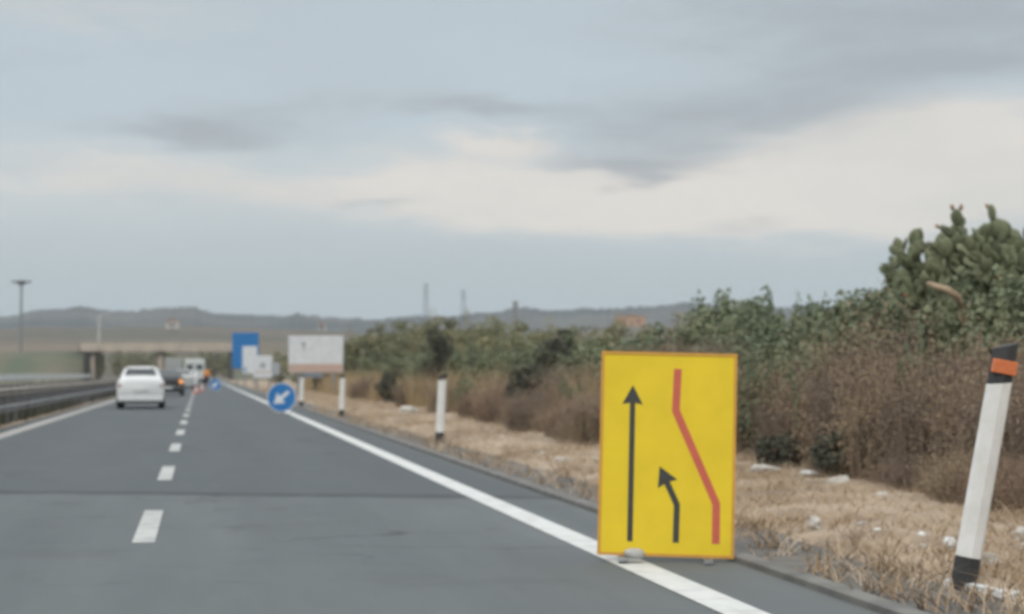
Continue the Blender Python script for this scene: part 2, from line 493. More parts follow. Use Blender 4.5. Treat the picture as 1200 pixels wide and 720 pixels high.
sheet('gravel_shoulder', 3.42, 4.25, -20, 320, -.004, m_gravel, ny=400, wob=.10)
mk = MB()
for i in range(60):              # dashes of 3 m every 7.5 m on the lane divide
    y = 12.9 + i * 7.5 - 7.5
    mk.box(-.47, -.31, y, y + 3.0, .002, .005)
tag(mk.build('lane_dashes', m_paint_worn), kind='structure')
mk = MB()
ys = np.linspace(-20, 500, 400)
mk.extrude_profile([(2.57, .0045), (2.80, .0045)], ys)
tag(mk.build('edge_line', m_paint), kind='structure')
mk = MB(); mk.extrude_profile([(-3.92, .0045), (-3.60, .0045)], ys)
tag(mk.build('inner_edge_line', m_paint_old), kind='structure')
mk = MB()
ksec = [(3.36, -.02), (3.36, .035), (3.38, .045), (3.47, .045), (3.50, .02), (3.50, -.02)]
mk.extrude_profile(ksec, np.linspace(-20, 200, 160))
tag(mk.build('kerb_strip', m_kerb), kind='structure')

# bridge approach embankment, grassed, running across behind everything
def embankment(x0, x1, name='embankment'):
    n = 60
    vs = []
    for i in range(n + 1):
        x = x0 + (x1 - x0) * i / n
        h = 5.2 + .45 * math.sin(x * .07) + .3 * math.sin(x * .23) + random.uniform(-.25, .25)
        for y, z in ((298, -.06), (303, h * .33), (308, h * .68), (312.5, h), (325, h), (342, -.06)):
            vs.append((x, y + random.uniform(-.3, .3), z))
    k = 6
    fs = [(i * k + j, (i + 1) * k + j, (i + 1) * k + j + 1, i * k + j + 1) for i in range(n) for j in range(k - 1)]
    fs += [tuple(range(k)), tuple(n * k + j for j in range(k))[::-1]]
    b = MB(); b.add(vs, fs)
    return tag(b.build(name, m_grass_bank, smooth=True), kind='structure')
embankment(-420, -19.6)
embankment(5.6, 300)

def ridge(name, dist0, dist1, prof, m, seed, bump, cols=260, rows=14, back=400, tree=0.0):
    """A hill range: prof gives (bearing in px of the photograph, height of the skyline in px above the horizon)."""
    rr = random.Random(seed)
    xs = [p[0] for p in prof]; hs = [p[1] for p in prof]
    vs = []
    for i in range(cols + 1):
        px = xs[0] + (xs[-1] - xs[0]) * i / cols
        h = np.interp(px, xs, hs)
        h += tree * max(0, math.sin(i * .23) * math.sin(i * .071 + 1) + rr.uniform(-.3, .5)) if tree else 0
        top = EYE.z + (h + rr.uniform(-bump, bump)) / F * dist1
        a = math.atan((px - 600) / F) + R(YAW)
        for j in range(rows + 1):
            t = j / rows
            dd = dist0 + (dist1 - dist0) * t
            z = -2 + (top + 2) * (t ** .8)
            if 0 < j < rows: z += rr.uniform(-.4, .4) * bump
            vs.append((math.sin(a) * dd / math.cos(a - R(YAW)), math.cos(a) * dd / math.cos(a - R(YAW)), z))
        dd = dist1 + back
        vs.append((math.sin(a) * dd, math.cos(a) * dd, -2))
    k = rows + 2
    fs = [(i * k + j, (i + 1) * k + j, (i + 1) * k + j + 1, i * k + j + 1) for i in range(cols) for j in range(k - 1)]
    b = MB(); b.add(vs, fs)
    return tag(b.build(name, m, smooth=True), kind='structure')
ridge('near_hill', 480, 1050, [(-900, 50), (-300, 52), (0, 52), (60, 54), (120, 53), (180, 55), (260, 54), (330, 52), (420, 48), (520, 44), (650, 46), (740, 56), (800, 52), (950, 40), (1300, 40), (1900, 50)],
      m_hill_field, 3, 1.0)
ridge('far_hills', 1500, 2350, [(-900, 70), (-400, 62), (-60, 64), (0, 66), (25, 69), (45, 74), (75, 76), (120, 74), (160, 73), (185, 77), (215, 76), (250, 71), (300, 68), (370, 66), (430, 63), (520, 67), (590, 72), (604, 76), (640, 74), (690, 75), (735, 75), (760, 79), (800, 82), (850, 80), (950, 76), (1300, 74), (1900, 80)],
      m_hill_far, 5, 1.2, cols=900, back=500, tree=3.0)

# ------------------------------------------------------------------ far buildings, pylons, masts
def hill_spot(px, py, d0=480, d1=1050, H=60):
    """the point of the near hill's slope in that direction, by its height"""
    best = None
    for k in range(200):
        dd = d0 + (d1 - d0) * k / 199
        t = k / 199
        top = EYE.z + H / F * d1
        z = -2 + (top + 2) * t ** .8
        y = 438 - (z - EYE.z) / dd * F
        if best is None or abs(y - py) < best[0]: best = (abs(y - py), dd, z)
    p = at(px, 438, best[1])
    return Vector((p.x, p.y, best[2]))
def house(px, py, wd, dp, ht, label, wall, H=60, d0=480, d1=1050):
    p = hill_spot(px, py, d0, d1, H)
    r_ = empty('house', (p.x, p.y, p.z - .8), (0, 0, R(-YAW)), label, 'house')
    b = MB(); b.box(-wd / 2, wd / 2, 0, dp, 0, ht); b.build('wall', wall, r_)
    b = MB(); b.prism([(-wd / 2 - .3, ht), (wd / 2 + .3, ht), (wd / 2 + .3, ht + .2), (0, ht + 1.3), (-wd / 2 - .3, ht + .2)], -.3, dp + .3)
    b.build('roof', m_roof, r_)
    for k in (-1, 1):
        b = MB(); b.box(k * wd * .25 - .5, k * wd * .25 + .5, -.06, .04, ht * .4, ht * .75); b.build('window', m_glass, r_)
    b = MB(); b.box(-.5, .5, -.06, .04, 0, 2.1 + .8); b.build('door', m_steel_dk, r_)
    return r_
house(201, 384, 6.0, 7, 3.8, 'tiny pale house on the brown hillside above the overpass', m_house)
house(377, 386, 3.6, 5, 3.2, 'tiny white house on the hill above the white roadside billboard', m_house, H=54)
house(740, 378, 17, 10, 6.2, 'long orange ochre building on the ridge above the yellow sign', m_house_or, H=56)

def tower(px, base, top, wd, dist, label):
    z0 = EYE.z + (438 - base) / F * dist; z1 = EYE.z + (438 - top) / F * dist
    p = at(px, 438, dist)
    r_ = empty('stone_tower', (p.x, p.y, z0 - 6), (0, 0, R(-YAW)), label, 'tower')
    h = z1 - z0 + 6
    b = MB(); b.prism([(-wd / 2 - .4, 0), (wd / 2 + .4, 0), (wd / 2, h), (-wd / 2, h)], 0, wd); b.build('shaft', m_stone_dk, r_)
    b = MB()
    for k in range(4): b.box(-wd / 2 + k * wd / 3.6, -wd / 2 + k * wd / 3.6 + .6, -.2, wd + .2, h, h + .9)
    b.box(-wd / 2 - .3, wd / 2 + .3, -.3, wd + .3, h - .5, h); b.build('parapet', m_stone_dk, r_)
    b = MB(); b.box(-.4, .4, -.25, -.1, h * .6, h * .6 + 1.4); b.build('window', m_glass, r_)
tower(604, 374, 354, 4.0, 1500, 'distant square grey tower standing on the skyline ridge')

def pylon(px, base, top, dist, wd, arms, label):
    z0 = EYE.z + (438 - base) / F * dist; z1 = EYE.z + (438 - top) / F * dist
    p = at(px, 438, dist)
    h = z1 - z0 + 10
    r_ = empty('power_pylon', (p.x, p.y, z0 - 10), (0, 0, R(-YAW)), label, 'pylon', 'power pylons on the skyline')
    b = MB()
    nseg = 9
    def wat(z): return wd / 2 * (1 - z / h) + .35
    for sx in (-1, 1):
        for sy in (-1, 1):
            b.tube([(sx * wat(0), sy * wat(0), 0), (sx * wat(h), sy * wat(h), h)], .16, 5)
    for k in range(nseg):
        za, zb = h * k / nseg, h * (k + 1) / nseg
        for sy in (-1, 1):
            b.tube([(-wat(za), sy * wat(za), za), (wat(zb), sy * wat(zb), zb)], .09, 4)
            b.tube([(wat(za), sy * wat(za), za), (-wat(zb), sy * wat(zb), zb)], .09, 4)
    b.build('lattice_tower', m_steel_dk, r_)
    for k in range(arms):
        z = h * (.97 - .13 * k)
        a = MB()
        a.tube([(-3.0 + .4 * k, 0, z), (3.0 - .4 * k, 0, z)], .14, 5)
        a.tube([(-3.0 + .4 * k, 0, z), (0, 0, z + 1.2)], .1, 5); a.tube([(3.0 - .4 * k, 0, z), (0, 0, z + 1.2)], .1, 5)
        a.build('cross_arm', m_steel_dk, r_)
pylon(499, 372, 333, 1300, 4.2, 3, 'thin lattice pylon on the skyline, the taller of the two')
pylon(543, 372, 341, 1300, 4.6, 2, 'shorter lattice pylon on the skyline, nearer the grey tower')

m_mast = mat('mast steel', (.24, .25, .25), .6, (.19, .20, .20), 2)
p = at(24, 438, 620)
h = (438 - 331) / F * 620 + 1.2
r_ = empty('floodlight_mast', (p.x, p.y, 0), (0, 0, R(-YAW)), 'tall floodlight mast with a broad head above the hills', 'mast')
b = MB(); b.tube([(0, 0, 0), (0, 0, h)], [.62, .36], 12); b.build('pole', m_mast, r_)
b = MB(); b.tube([(0, 0, h - .9), (0, 0, h - .2), (0, 0, h + .7)], [1.3, 1.6, .9], 14); b.build('head_ring', m_steel_dk, r_)
for k in range(8):
    a = 2 * PI * k / 8
    b = MB(); b.tube([(0, 0, h - .1), (2.6 * math.cos(a), 2.6 * math.sin(a), h + .1)], .12, 5)
    b.box(-.5, .5, -.5, .5, -.28, .28, Matrix.Translation((2.9 * math.cos(a), 2.9 * math.sin(a), h + .1)) @ Matrix.Rotation(a, 4, 'Z'))
    b.build('floodlight', m_steel_dk, r_)

# ------------------------------------------------------------------ overpass
OY = 312.0
r_ = empty('overpass', (0, OY, 0), (0, 0, 0), 'low concrete road overpass crossing both carriageways in the distance', 'bridge')
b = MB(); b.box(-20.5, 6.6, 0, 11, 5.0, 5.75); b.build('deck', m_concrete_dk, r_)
b = MB()
for k in range(8):
    b.box(-20.2 + k * 3.35, -20.2 + k * 3.35 + 3.28, -.35, 0, 4.95, 6.45)
b.build('parapet', m_concrete, r_)
b = MB(); b.box(-20.5, 6.6, 10.99, 11.2, 5.0, 6.45); b.build('parapet', m_concrete, r_)
b = MB(); b.tube([(-20.5, -.1, 6.95), (6.6, -.1, 6.95)], .06, 6)
for k in range(14): b.tube([(-20.3 + k * 2.05, -.1, 6.44), (-20.3 + k * 2.05, -.1, 6.95)], .05, 5)
b.build('railing', m_galv, r_)
for px_ in (-6.75, -18.2):
    for yy in (1.0, 5.3, 9.6):
        b = MB(); b.tube([(px_, yy, -.1), (px_, yy, 4.5)], .5, 14); b.build('pier', m_concrete, r_, smooth=False)
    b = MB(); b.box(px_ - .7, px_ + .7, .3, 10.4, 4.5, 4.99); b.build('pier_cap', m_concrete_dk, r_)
for sx in (-20.6, 4.9):
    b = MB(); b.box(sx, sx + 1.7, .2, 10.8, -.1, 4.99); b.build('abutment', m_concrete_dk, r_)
p = at(121, 400, 318)
r_ = empty('lamp_post', (p.x, OY + .6, 6.0), (0, 0, 0), 'pale slim lamp post at the left end of the overpass', 'lamp post')
b = MB(); b.tube([(0, 0, 0), (0, 0, 5.0), (.3, 0, 5.3), (1.0, 0, 5.4)], [.28, .2, .15, .12], 8); b.build('pole', m_pole, r_)
b = MB(); b.box(.8, 1.7, -.2, .2, 5.3, 5.5); b.build('lamp_head', m_pole, r_)

# ------------------------------------------------------------------ guard rails
def wbeam(x, z0, z1, dep, side):
    """W-shaped beam section in x,z"""
    n = 14; out_ = []
    for i in range(n + 1):
        t = i / n
        out_.append((x + side * dep * (.5 - .5 * math.cos(4 * PI * t)), z0 + (z1 - z0) * t))
    return out_
def guardrail(x, y0, y1, step, beams, hpost, m, label, name='guardrail', side=1):
    r_ = empty(name, (x, y0, 0), (0, 0, 0), label, 'guard rail')
    for z0, z1, mm in beams:
        b = MB(); ys_ = list(np.arange(0, y1 - y0 + .1, 4.0))
        b.extrude_profile(wbeam(.09 * side, z0, z1, .075, side), ys_)
        b.build('rail_beam', mm, r_, smooth=True, solid=.006)
    y = 0.0; k = 0
    while y < y1 - y0 and k < 98:
        b = MB(); b.box(-.05, .05, y, y + .10, -.2, hpost)
        b.box(.05 * side - .02, .05 * side + .06, y + .02, y + .08, hpost * .3, hpost - .06)
        b.build('rail_post', m_steel_dk, r_)
        y += step * (1 if y < 140 else 3.2); k += 1
    return r_
guardrail(-4.55, 12, 306, 2.0, [(.30, .46, m_rail), (.66, .86, m_rail_rust)], .86, m_rail, 'double beam steel guard rail beside the left lane')
guardrail(-7.0, 30, 306, 2.6, [(.48, .78, m_rail_rust)], .78, m_rail, 'single beam guard rail across the median, behind the double beam one', side=-1)
guardrail(-18.0, 60, 305, 4.0, [(.52, .92, m_sign_white), (.94, 1.08, m_sign_white)], 1.05, m_rail, 'pale barrier along the far side of the opposite carriageway')

# ------------------------------------------------------------------ vegetation
def leaves(n, centre_fn, size, flat=.55, seed=0, up=0.3):
    """n small pointed leaf faces; centre_fn(k, rng) gives positions"""
    rg = np.random.default_rng(seed)
    c = centre_fn(n, rg)
    n = len(c)
    a = rg.normal(size=(n, 3)); a[:, 2] += up; a /= np.linalg.norm(a, axis=1, keepdims=True)
    t = rg.normal(size=(n, 3)); b_ = np.cross(a, t); b_ /= np.linalg.norm(b_, axis=1, keepdims=True)
    s = size * rg.uniform(.6, 1.4, (n, 1))
    v = np.stack([c - a * s, c + b_ * s * flat - a * s * .1, c + a * s, c - b_ * s * flat - a * s * .1], 1).reshape(-1, 3)
    f = np.arange(4 * n).reshape(-1, 4)
    return v, f
def clumps(rad, h, zlow, nclump, cr, seed, spiky=0.0, spread=1.0):
    """leaf positions in many clumps filling an uneven crown"""
    rr = np.random.default_rng(seed)
    cs = []
    while len(cs) < nclump:
        q = rr.uniform(-1, 1, 3)
        if np.linalg.norm(q) > 1: continue
        if np.linalg.norm(q) < .35: continue
        z = zlow + (h - zlow) * (q[2] * .5 + .5)
        wz = 1.0 - .25 * abs(q[2])
        cs.append((q[0] * rad * wz, q[1] * rad * wz, z, cr * rr.uniform(.6, 1.25)))
    cs = np.array(cs)
    top = rr.random(len(cs)) < spiky
    def fn(n, rg):
        k = rg.integers(0, len(cs), n)
        o = rg.normal(size=(n, 3)); o /= np.linalg.norm(o, axis=1, keepdims=True)
        o *= rg.uniform(.25, 1, (n, 1)) ** .6
        o[:, 2] = np.where(top[k], o[:, 2] * 2.4, o[:, 2] * .8)
        sq = np.where(top[k], .5, 1.0)[:, None]
        o[:, :2] *= sq
        return cs[k, :3] + o * cs[k, 3:4]
    return fn
def shrub(name, part, h, rad, zlow, nleaf, lsize, nclump, cr, m, seed, spiky=0.0, flat=.55, stem_r=.05, nst=5, mstem=None):
    r_ = empty(name)
    v, f = leaves(nleaf, clumps(rad, h, zlow, nclump, cr, seed, spiky), lsize, flat, seed + 1)
    v[:, 2] = np.maximum(v[:, 2], .02)
    np_mesh(part, v, f, m, r_)
    b = MB(); rr = random.Random(seed)
    for k in range(nst):
        a = rr.uniform(0, 2 * PI); q = rad * rr.uniform(.3, .7)
        b.tube([(.1 * math.cos(a), .1 * math.sin(a), -.1), (q * .4 * math.cos(a), q * .4 * math.sin(a), h * .35), (q * math.cos(a), q * math.sin(a), h * .75)],
               [stem_r, stem_r * .7, stem_r * .25], 5)
    b.build('trunk', mstem or m_bark, r_)
    return r_
def dry_shrub(h, rad, nst, nleaf, seed, lsize=.019):
    r_ = empty('dry_shrub')
    b = MB(); rr = random.Random(seed); tips = []
    for k in range(nst):
        a = rr.uniform(0, 2 * PI); q = rad * math.sqrt(rr.random())
        x, y = q * math.cos(a), q * math.sin(a)
        hh = h * rr.uniform(.55, 1.05) * (1 - .25 * (q / rad) ** 2)
        lx, ly = x + rr.uniform(-.25, .25), y + rr.uniform(-.25, .25)
        mid = ((x + lx) / 2 + rr.uniform(-.06, .06), (y + ly) / 2 + rr.uniform(-.06, .06), hh * .5)
        b.tube([(x, y, -.05), mid, (lx, ly, hh)], [.012, .009, .003], 4, caps=False)
        for j in range(4):
            t = rr.uniform(.04, .97)
            p0 = Vector((x, y, 0)).lerp(Vector((lx, ly, hh)), t)
            p1 = p0 + Vector((rr.uniform(-.3, .3), rr.uniform(-.3, .3), rr.uniform(.05, .35)))
            b.tube([p0, p1], [.006, .002], 3, caps=False); tips.append(p1); tips.append(p0)
    b.build('twigs', m_twig, r_)
    tips = np.array([tuple(t) for t in tips])
    def fn(n, rg):
        k = rg.integers(0, len(tips), n)
        return tips[k] + rg.normal(size=(n, 3)) * np.array([.09, .09, .11])
    v, f = leaves(nleaf, fn, lsize, .5, seed)
    v[:, 2] = np.maximum(v[:, 2], .02)
    np_mesh('dead_leaves', v, f, [m_leaf_dry, m_leaf_ochre, m_leaf_rust, m_leaf_greyb][seed % 4], r_)
    return r_
# --- prototypes
PROTO = {}
PROTO['olive'] = [shrub('olive_bush', 'crown', 4.0, 1.7, .25, 9500, .060, 75, .40, m_leaf_olive, 21 + k, .15) for k in range(3)]
PROTO['green'] = [shrub('green_bush', 'crown', 2.7, 1.05, .2, 8000, .046, 55, .27, m_leaf_green, 41 + k, .45) for k in range(3)]
PROTO['dark'] = [shrub('dark_bush', 'crown', 1.5, .75, .02, 4200, .055, 40, .26, m_leaf_dark, 61 + k, .1) for k in range(2)]
PROTO['dry'] = [dry_shrub(1.75, .95, 230, 16000, 81 + k) for k in range(4)]
PROTO['low'] = [shrub('low_green_plant', 'leaf_clump', .5, .38, .02, 900, .05, 14, .14, m_leaf_green, 95, .3, nst=3, stem_r=.012)]
USED = {}
def plant(kind, k, x, y, scale, label, cat, group=None, rz=None, sz=1.0):
    src = PROTO[kind][k % len(PROTO[kind])]
    o = src if src.name not in USED else copy_tree(src)
    USED[src.name] = 1
    o.location = (x, y, -.01)
    o.rotation_euler = (0, 0, random.uniform(0, 6.28) if rz is None else rz)
    o.scale = (scale, scale, scale * sz)
    return tag(o, label, cat, group)
def plant_px(kind, k, px, X, top, label, cat, group=None, wide=1.0, hproto=1.0):
    """a plant in a measured direction, on the line at distance X to the right of the camera, as tall as it shows"""
    u = ray(px, 438)
    t = X / u.x
    y = u.y * t
    zc = t
    hh = EYE.z + (438 - top) / F * zc
    s = hh / hproto
    o = plant(kind, k, X, y, s, label, cat, group)
    o.scale = (s * wide, s * wide, s)
    return o
# back row of olive bushes, photographed centre, then green row to the right
for i, (px, X, top) in enumerate([(424, 11, 388), (446, 12, 380), (466, 13, 374), (488, 14, 371), (512, 14, 372), (534, 14, 371), (558, 14, 373), (580, 13, 372), (602, 13, 374),
                                   (626, 13, 380), (650, 13, 384), (676, 12.5, 380), (702, 12.5, 376), (728, 12, 379), (756, 12, 378), (784, 12, 376), (808, 11.5, 370)]):
    plant_px('olive', i, px, X, top, 'olive green bush in the rounded hedge row behind the tall dry grass', 'bush', 'olive green bushes behind the dry grass', hproto=4.15, wide=1.15)
for i, (px, X, top) in enumerate([(440, 9.6, 412), (480, 9.8, 410), (515, 9.6, 404), (552, 9.8, 408), (590, 9.6, 404), (632, 9.6, 400), (668, 9.4, 398), (700, 9.2, 396), (735, 9.2, 390), (770, 9.2, 392), (810, 9.4, 392)]):
    plant_px('green', i, px, X, top, 'lower grey green bush in front of the olive hedge row', 'bush', 'lower bushes in front of the hedge', hproto=2.8, wide=1.5)
for i, (px, X, top, wd) in enumerate([(838, 10.5, 356, 1.2), (862, 11, 332, 1.0), (884, 10.8, 346, .9), (905, 10.5, 352, 1.1), (930, 10.2, 360, 1.2), (964, 10.3, 342, .8), (988, 10, 358, 1.0), (1012, 10.2, 332, .9), (1034, 9.8, 326, 1.0), (1050, 9.9, 314, .9), (1072, 9.5, 318, 1.0)]):
    plant_px('green', i, px, X, top, 'green bush with upright shoots between the yellow sign and the prickly pears', 'bush', 'green bushes with upright shoots', hproto=2.85, wide=wd * 1.1)
# dark shrubs, single ones one can point to
CLEAR = []
for _px, _X in ((460, 7.4), (622, 7.3), (576, 7.4)):
    _u = ray(_px, 438); CLEAR.append((_X, _u.y * _X / _u.x))
plant_px('dark', 0, 460, 7.5, 432, 'round near black shrub between the second and third marker posts', 'shrub', hproto=1.6, wide=.9)
plant_px('dark', 1, 378, 7.4, 434, 'dark shrub beneath the white billboard', 'shrub', hproto=1.6, wide=1.0)
plant_px('dark', 0, 516, 9.2, 384, 'tall dark shrub standing out of the olive hedge above the second marker post', 'shrub', hproto=1.6, wide=.45)
plant_px('dark', 1, 622, 7.5, 424, 'dark leaning shrub among the dry brush left of the yellow sign', 'shrub', hproto=1.6, wide=.75)
plant_px('dark', 0, 652, 9.0, 388, 'dark shrub in the green hedge just left of the yellow sign', 'shrub', hproto=1.6, wide=.6)
plant_px('dark', 1, 915, 7.1, 506, 'low dark shrub at the foot of the dry brush right of the yellow sign', 'shrub', hproto=1.6, wide=1.3)
plant_px('dark', 0, 990, 7.05, 500, 'low dark shrub at the foot of the dry brush behind the white litter', 'shrub', hproto=1.6, wide=1.3)
plant_px('low', 0, 686, 6.9, 500, 'small green plant in the dry grass close to the left edge of the yellow sign', 'plant', hproto=.55)
# dry brown brush
JIT = random.Random(3)
for i, (px, X, top, wd) in enumerate([(602, 7.9, 442, 1.2), (640, 8.2, 428, 1.1), (672, 8.0, 426, 1.1), (700, 8.3, 420, 1.1), (735, 8.0, 418, 1.1), (775, 8.2, 415, 1.1), (815, 8.0, 412, 1.0), (850, 8.2, 424, 1.1), (882, 8.0, 428, 1.1), (912, 8.4, 428, 1.1),
                                       (940, 7.9, 424, 1.0), (966, 8.3, 414, 1.1), (992, 7.9, 404, 1.0), (1018, 8.3, 394, 1.1), (1044, 7.9, 378, 1.0), (1064, 8.4, 366, 1.0), (1084, 7.7, 384, 1.0), (1106, 8.2, 384, 1.0),
                                       (1128, 7.7, 398, 1.0), (1148, 8.2, 392, 1.0), (1170, 7.7, 402, 1.0), (1190, 8.2, 398, 1.0), (1212, 7.7, 400, 1.0), (1235, 8.0, 395, 1.1), (648, 6.7, 474, 1.3), (676, 6.5, 458, 1.3), (430, 7.3, 437, 1.3), (486, 7.3, 441, 1.3), (530, 7.2, 439, 1.3), (588, 6.9, 444, 1.2), (632, 6.6, 450, 1.3), (694, 6.4, 452, 1.2), (612, 7.0, 458, 1.2), (560, 7.2, 452, 1.2), (708, 6.6, 472, 1.2)]):
    top = top + (JIT.uniform(-26, 26) if X > 7.35 else 0)
    plant_px('dry', i, px, X, top, 'leafless brown brush in the dense thicket behind the right verge', 'shrub', 'dry brown brush thicket', hproto=1.85, wide=wd * .95)
for k in ('olive', 'green', 'dark', 'dry', 'low'):
    pass
for i, (px, X, top, wd) in enumerate([(850, 9.3, 384, 1.4), (880, 9.2, 380, 1.3), (915, 9.2, 384, 1.4), (948, 9.1, 374, 1.2), (980, 9.0, 368, 1.2), (1010, 9.0, 358, 1.2), (1040, 8.9, 348, 1.2), (1068, 8.9, 338, 1.1), (1092, 8.8, 334, 1.0)]):
    plant_px('green', i + 1, px, X, top, 'full green bush between the dry brush and the row with upright shoots', 'bush', 'full green bushes above the dry brush', hproto=2.85, wide=wd)
for i, (px, X, top, wd) in enumerate([(880, 6.9, 522, 2.2), (930, 7.0, 512, 2.2), (968, 6.8, 520, 2.0), (1016, 6.9, 508, 2.2), (1050, 6.7, 524, 2.0), (1088, 6.8, 512, 2.2), (1124, 6.7, 520, 2.0), (1160, 6.7, 506, 2.2), (1196, 6.6, 514, 2.2)]):
    plant_px('dry', i + 1, px, X + .35, top + 12, 'low dry tuft at the foot of the brown brush thicket', 'shrub', 'low dry tufts along the thicket foot', hproto=1.85, wide=wd * .75)
for i, (px, X, top, wd) in enumerate([(1150, 9.2, 322, 1.1), (1180, 9.2, 306, 1.0), (1208, 9.1, 300, 1.1)]):
    plant_px('green', i, px, X, top, 'leafy green bush growing in front of the prickly pears', 'bush', 'leafy bushes among the prickly pears', hproto=2.85, wide=wd)
for i, (px, X, top, wd) in enumerate([(886, 7.9, 420, .8), (958, 7.75, 398, .7), (1026, 7.75, 440, .9), (1078, 7.8, 396, .6), (668, 7.3, 440, .8), (546, 7.4, 440, .9)]):
    plant_px('green', i, px, X, top, 'green shrub growing up through the dry brown brush', 'shrub', 'green shrubs within the dry brush', hproto=2.85, wide=wd)
# small growth at the overpass and behind the signs
plant_px('olive', 0, 262, 6.0, 412, 'dark olive bush at the right end of the overpass, left of the blue board', 'bush', hproto=4.15, wide=.55)
plant_px('olive', 1, 326, 8.5, 412, 'olive bush behind the road signs, left of the billboard', 'bush', hproto=4.15, wide=1.0)
plant_px('olive', 2, 405, 10.0, 400, 'olive bush at the right edge of the billboard', 'bush', hproto=4.15, wide=1.0)
plant_px('olive', 1, 350, 10.5, 408, 'olive bush half hidden behind the billboard', 'bush', hproto=4.15, wide=1.1)
p = at(117, 440, 306)
plant('olive', 0, p.x, p.y, 1.35, 'dark slim tree at the left end of the overpass', 'tree').scale = (.5, .5, 1.35)

tr = random.Random(12)
for k in range(13):  # bushes added beyond the overpass to darken the view beneath it
    o = plant('olive', k, -24 + k * 3.1 + tr.uniform(-.8, .8), 400 + tr.uniform(-25, 30), 1.55 + tr.uniform(-.25, .25), 'far bush added to darken the view under the overpass', 'bush', 'added far bushes under the overpass')
# prickly pears at the right end
def pad_verts(nu=10, nv=7):
    vs, fs = [(0, 0, 0)], []
    for i in range(1, nv):
        t = i / nv
        for j in range(nu):
            a = 2 * PI * j / nu
            wz = math.sin(PI * t) ** .75 * (0.78 + .3 * t)
            vs.append((.5 * wz * math.cos(a), .12 * wz ** .8 * math.sin(a), t))
    vs.append((0, 0, 1))
    for j in range(nu): fs.append((0, 1 + (j + 1) % nu, 1 + j))
    for i in range(nv - 2):
        for j in range(nu):
            a0 = 1 + i * nu + j; a1 = 1 + i * nu + (j + 1) % nu
            fs.append((a0, a1, a1 + nu, a0 + nu))
    e = len(vs) - 1
    for j in range(nu): fs.append((e, e - nu + j, e - nu + (j + 1) % nu))
    return vs, fs
PV, PF = pad_verts()
def prickly_pear(x, y, h, seed, label, tan=1):
    rr = random.Random(seed)
    r_ = empty('prickly_pear', (x, y, -.02), (0, 0, rr.uniform(0, 6)), label, 'cactus')
    pads = MB(); dead = []; fr_pts = []
    trunk = MB()
    trunk.tube([(0, 0, -.1), (.05, .02, h * .25), (-.05, .1, h * .5)], [.16, .13, .09], 8)
    count = [0]
    def grow(p, dirv, size, lvl, limit):
        if count[0] > 60 or p.z > limit or math.hypot(p.x, p.y) > .24 * h + .10 * p.z: return
        count[0] += 1
        dirv = dirv.normalized()
        q = dirv.to_track_quat('Z', 'Y').to_matrix().to_4x4()
        m = Matrix.Translation(p) @ q @ Matrix.Rotation(rr.uniform(0, PI), 4, 'Z') @ Matrix.Diagonal((size * rr.uniform(.62, .85), size * .7, size, 1))
        pads.add([m @ Vector(v) for v in PV], PF)
        tip = p + dirv * size * .93
        nb = 1 if rr.random() < .48 else 2
        if lvl < 2: nb = 3
        if tip.z > limit * .93 or lvl > 11:
            side = m.to_3x3() @ Vector((1, 0, 0))
            if rr.random() < .5 and len(fr_pts) < 9:
                for k in range(1):
                    c = tip + side * rr.uniform(-.3, .3)
                    fr_pts.append((c, dirv.copy()))
            return
        for k in range(nb):
            side = (m.to_3x3() @ Vector((1, 0, 0))).normalized()
            off = rr.uniform(-.75, .75)
            nd = (dirv + side * off * .9 + Vector((rr.uniform(-.45, .45), rr.uniform(-.45, .45), rr.uniform(-.05, .45)))).normalized()
            if nd.z < -.1: nd.z = .1
            grow(p + dirv * size * (.9 - .18 * abs(off)) + side * off * size * .25, nd, size * rr.uniform(.85, 1.08), lvl + 1, limit)
    for k in range(9):
        a = 2 * PI * k / 9 + rr.uniform(-.3, .3)
        q = rr.uniform(.1, .65); count[0] = 0
        grow(Vector((q * math.cos(a), q * math.sin(a), rr.uniform(0, h * .25))), Vector((math.cos(a) * .35, math.sin(a) * .35, 1)), rr.uniform(.27, .36), 0, h * (rr.uniform(.72, .95) if k else 1.0))
    pads.build('pads', m_cactus, r_, smooth=True)
    trunk.build('trunk', m_bark, r_)
    for c, dirv in fr_pts:
        fb = MB(); fb.tube([c, c + dirv * .035, c + dirv * .075], [.016, .026, .016], 6); fb.build('fruit', m_fruit, r_, smooth=True)
    return r_
def pear_px(px, X, top, seed, label):
    u = ray(px, 438); t = X / u.x
    return prickly_pear(X, u.y * t, (EYE.z + (438 - top) / F * t) * 1.09, seed, label)
pear_px(1108, 10.0, 322, 5, 'lower prickly pear cactus at the left end of the cactus stand')
pear_px(1132, 9.6, 258, 6, 'prickly pear cactus second from the left, its pads against the sky')
pear_px(1164, 9.8, 262, 9, 'middle prickly pear cactus behind the leaning marker post')
pear_px(1180, 9.7, 256, 12, 'prickly pear cactus directly left of the tallest one at the picture edge')
pear_px(1208, 9.8, 252, 17, 'farthest right prickly pear cactus, cut by the picture edge, tallest of all')
t = 9.0 / ray(1132, 438).x - 1.0
pc = at(1130, 372, t)
r_ = empty('dead_pad_branch', tuple(pc), (R(8), R(-14), R(10)), 'dry tan dead cactus branch hanging in the dark prickly pear', 'branch')
b = MB(); b.add([Matrix.Diagonal((.17, .17, .24, 1)) @ Vector(v) - Vector((0, 0, .12)) for v in PV], PF); b.build('dead_pad', m_deadpad, r_, smooth=True)
b = MB(); b.tube([(0, 0, .1), (-.05, 0, .25), (-.16, .02, .36), (-.22, .3, .42)], [.05, .045, .04, .03], 6); b.build('dead_stem', m_deadpad, r_, smooth=True)

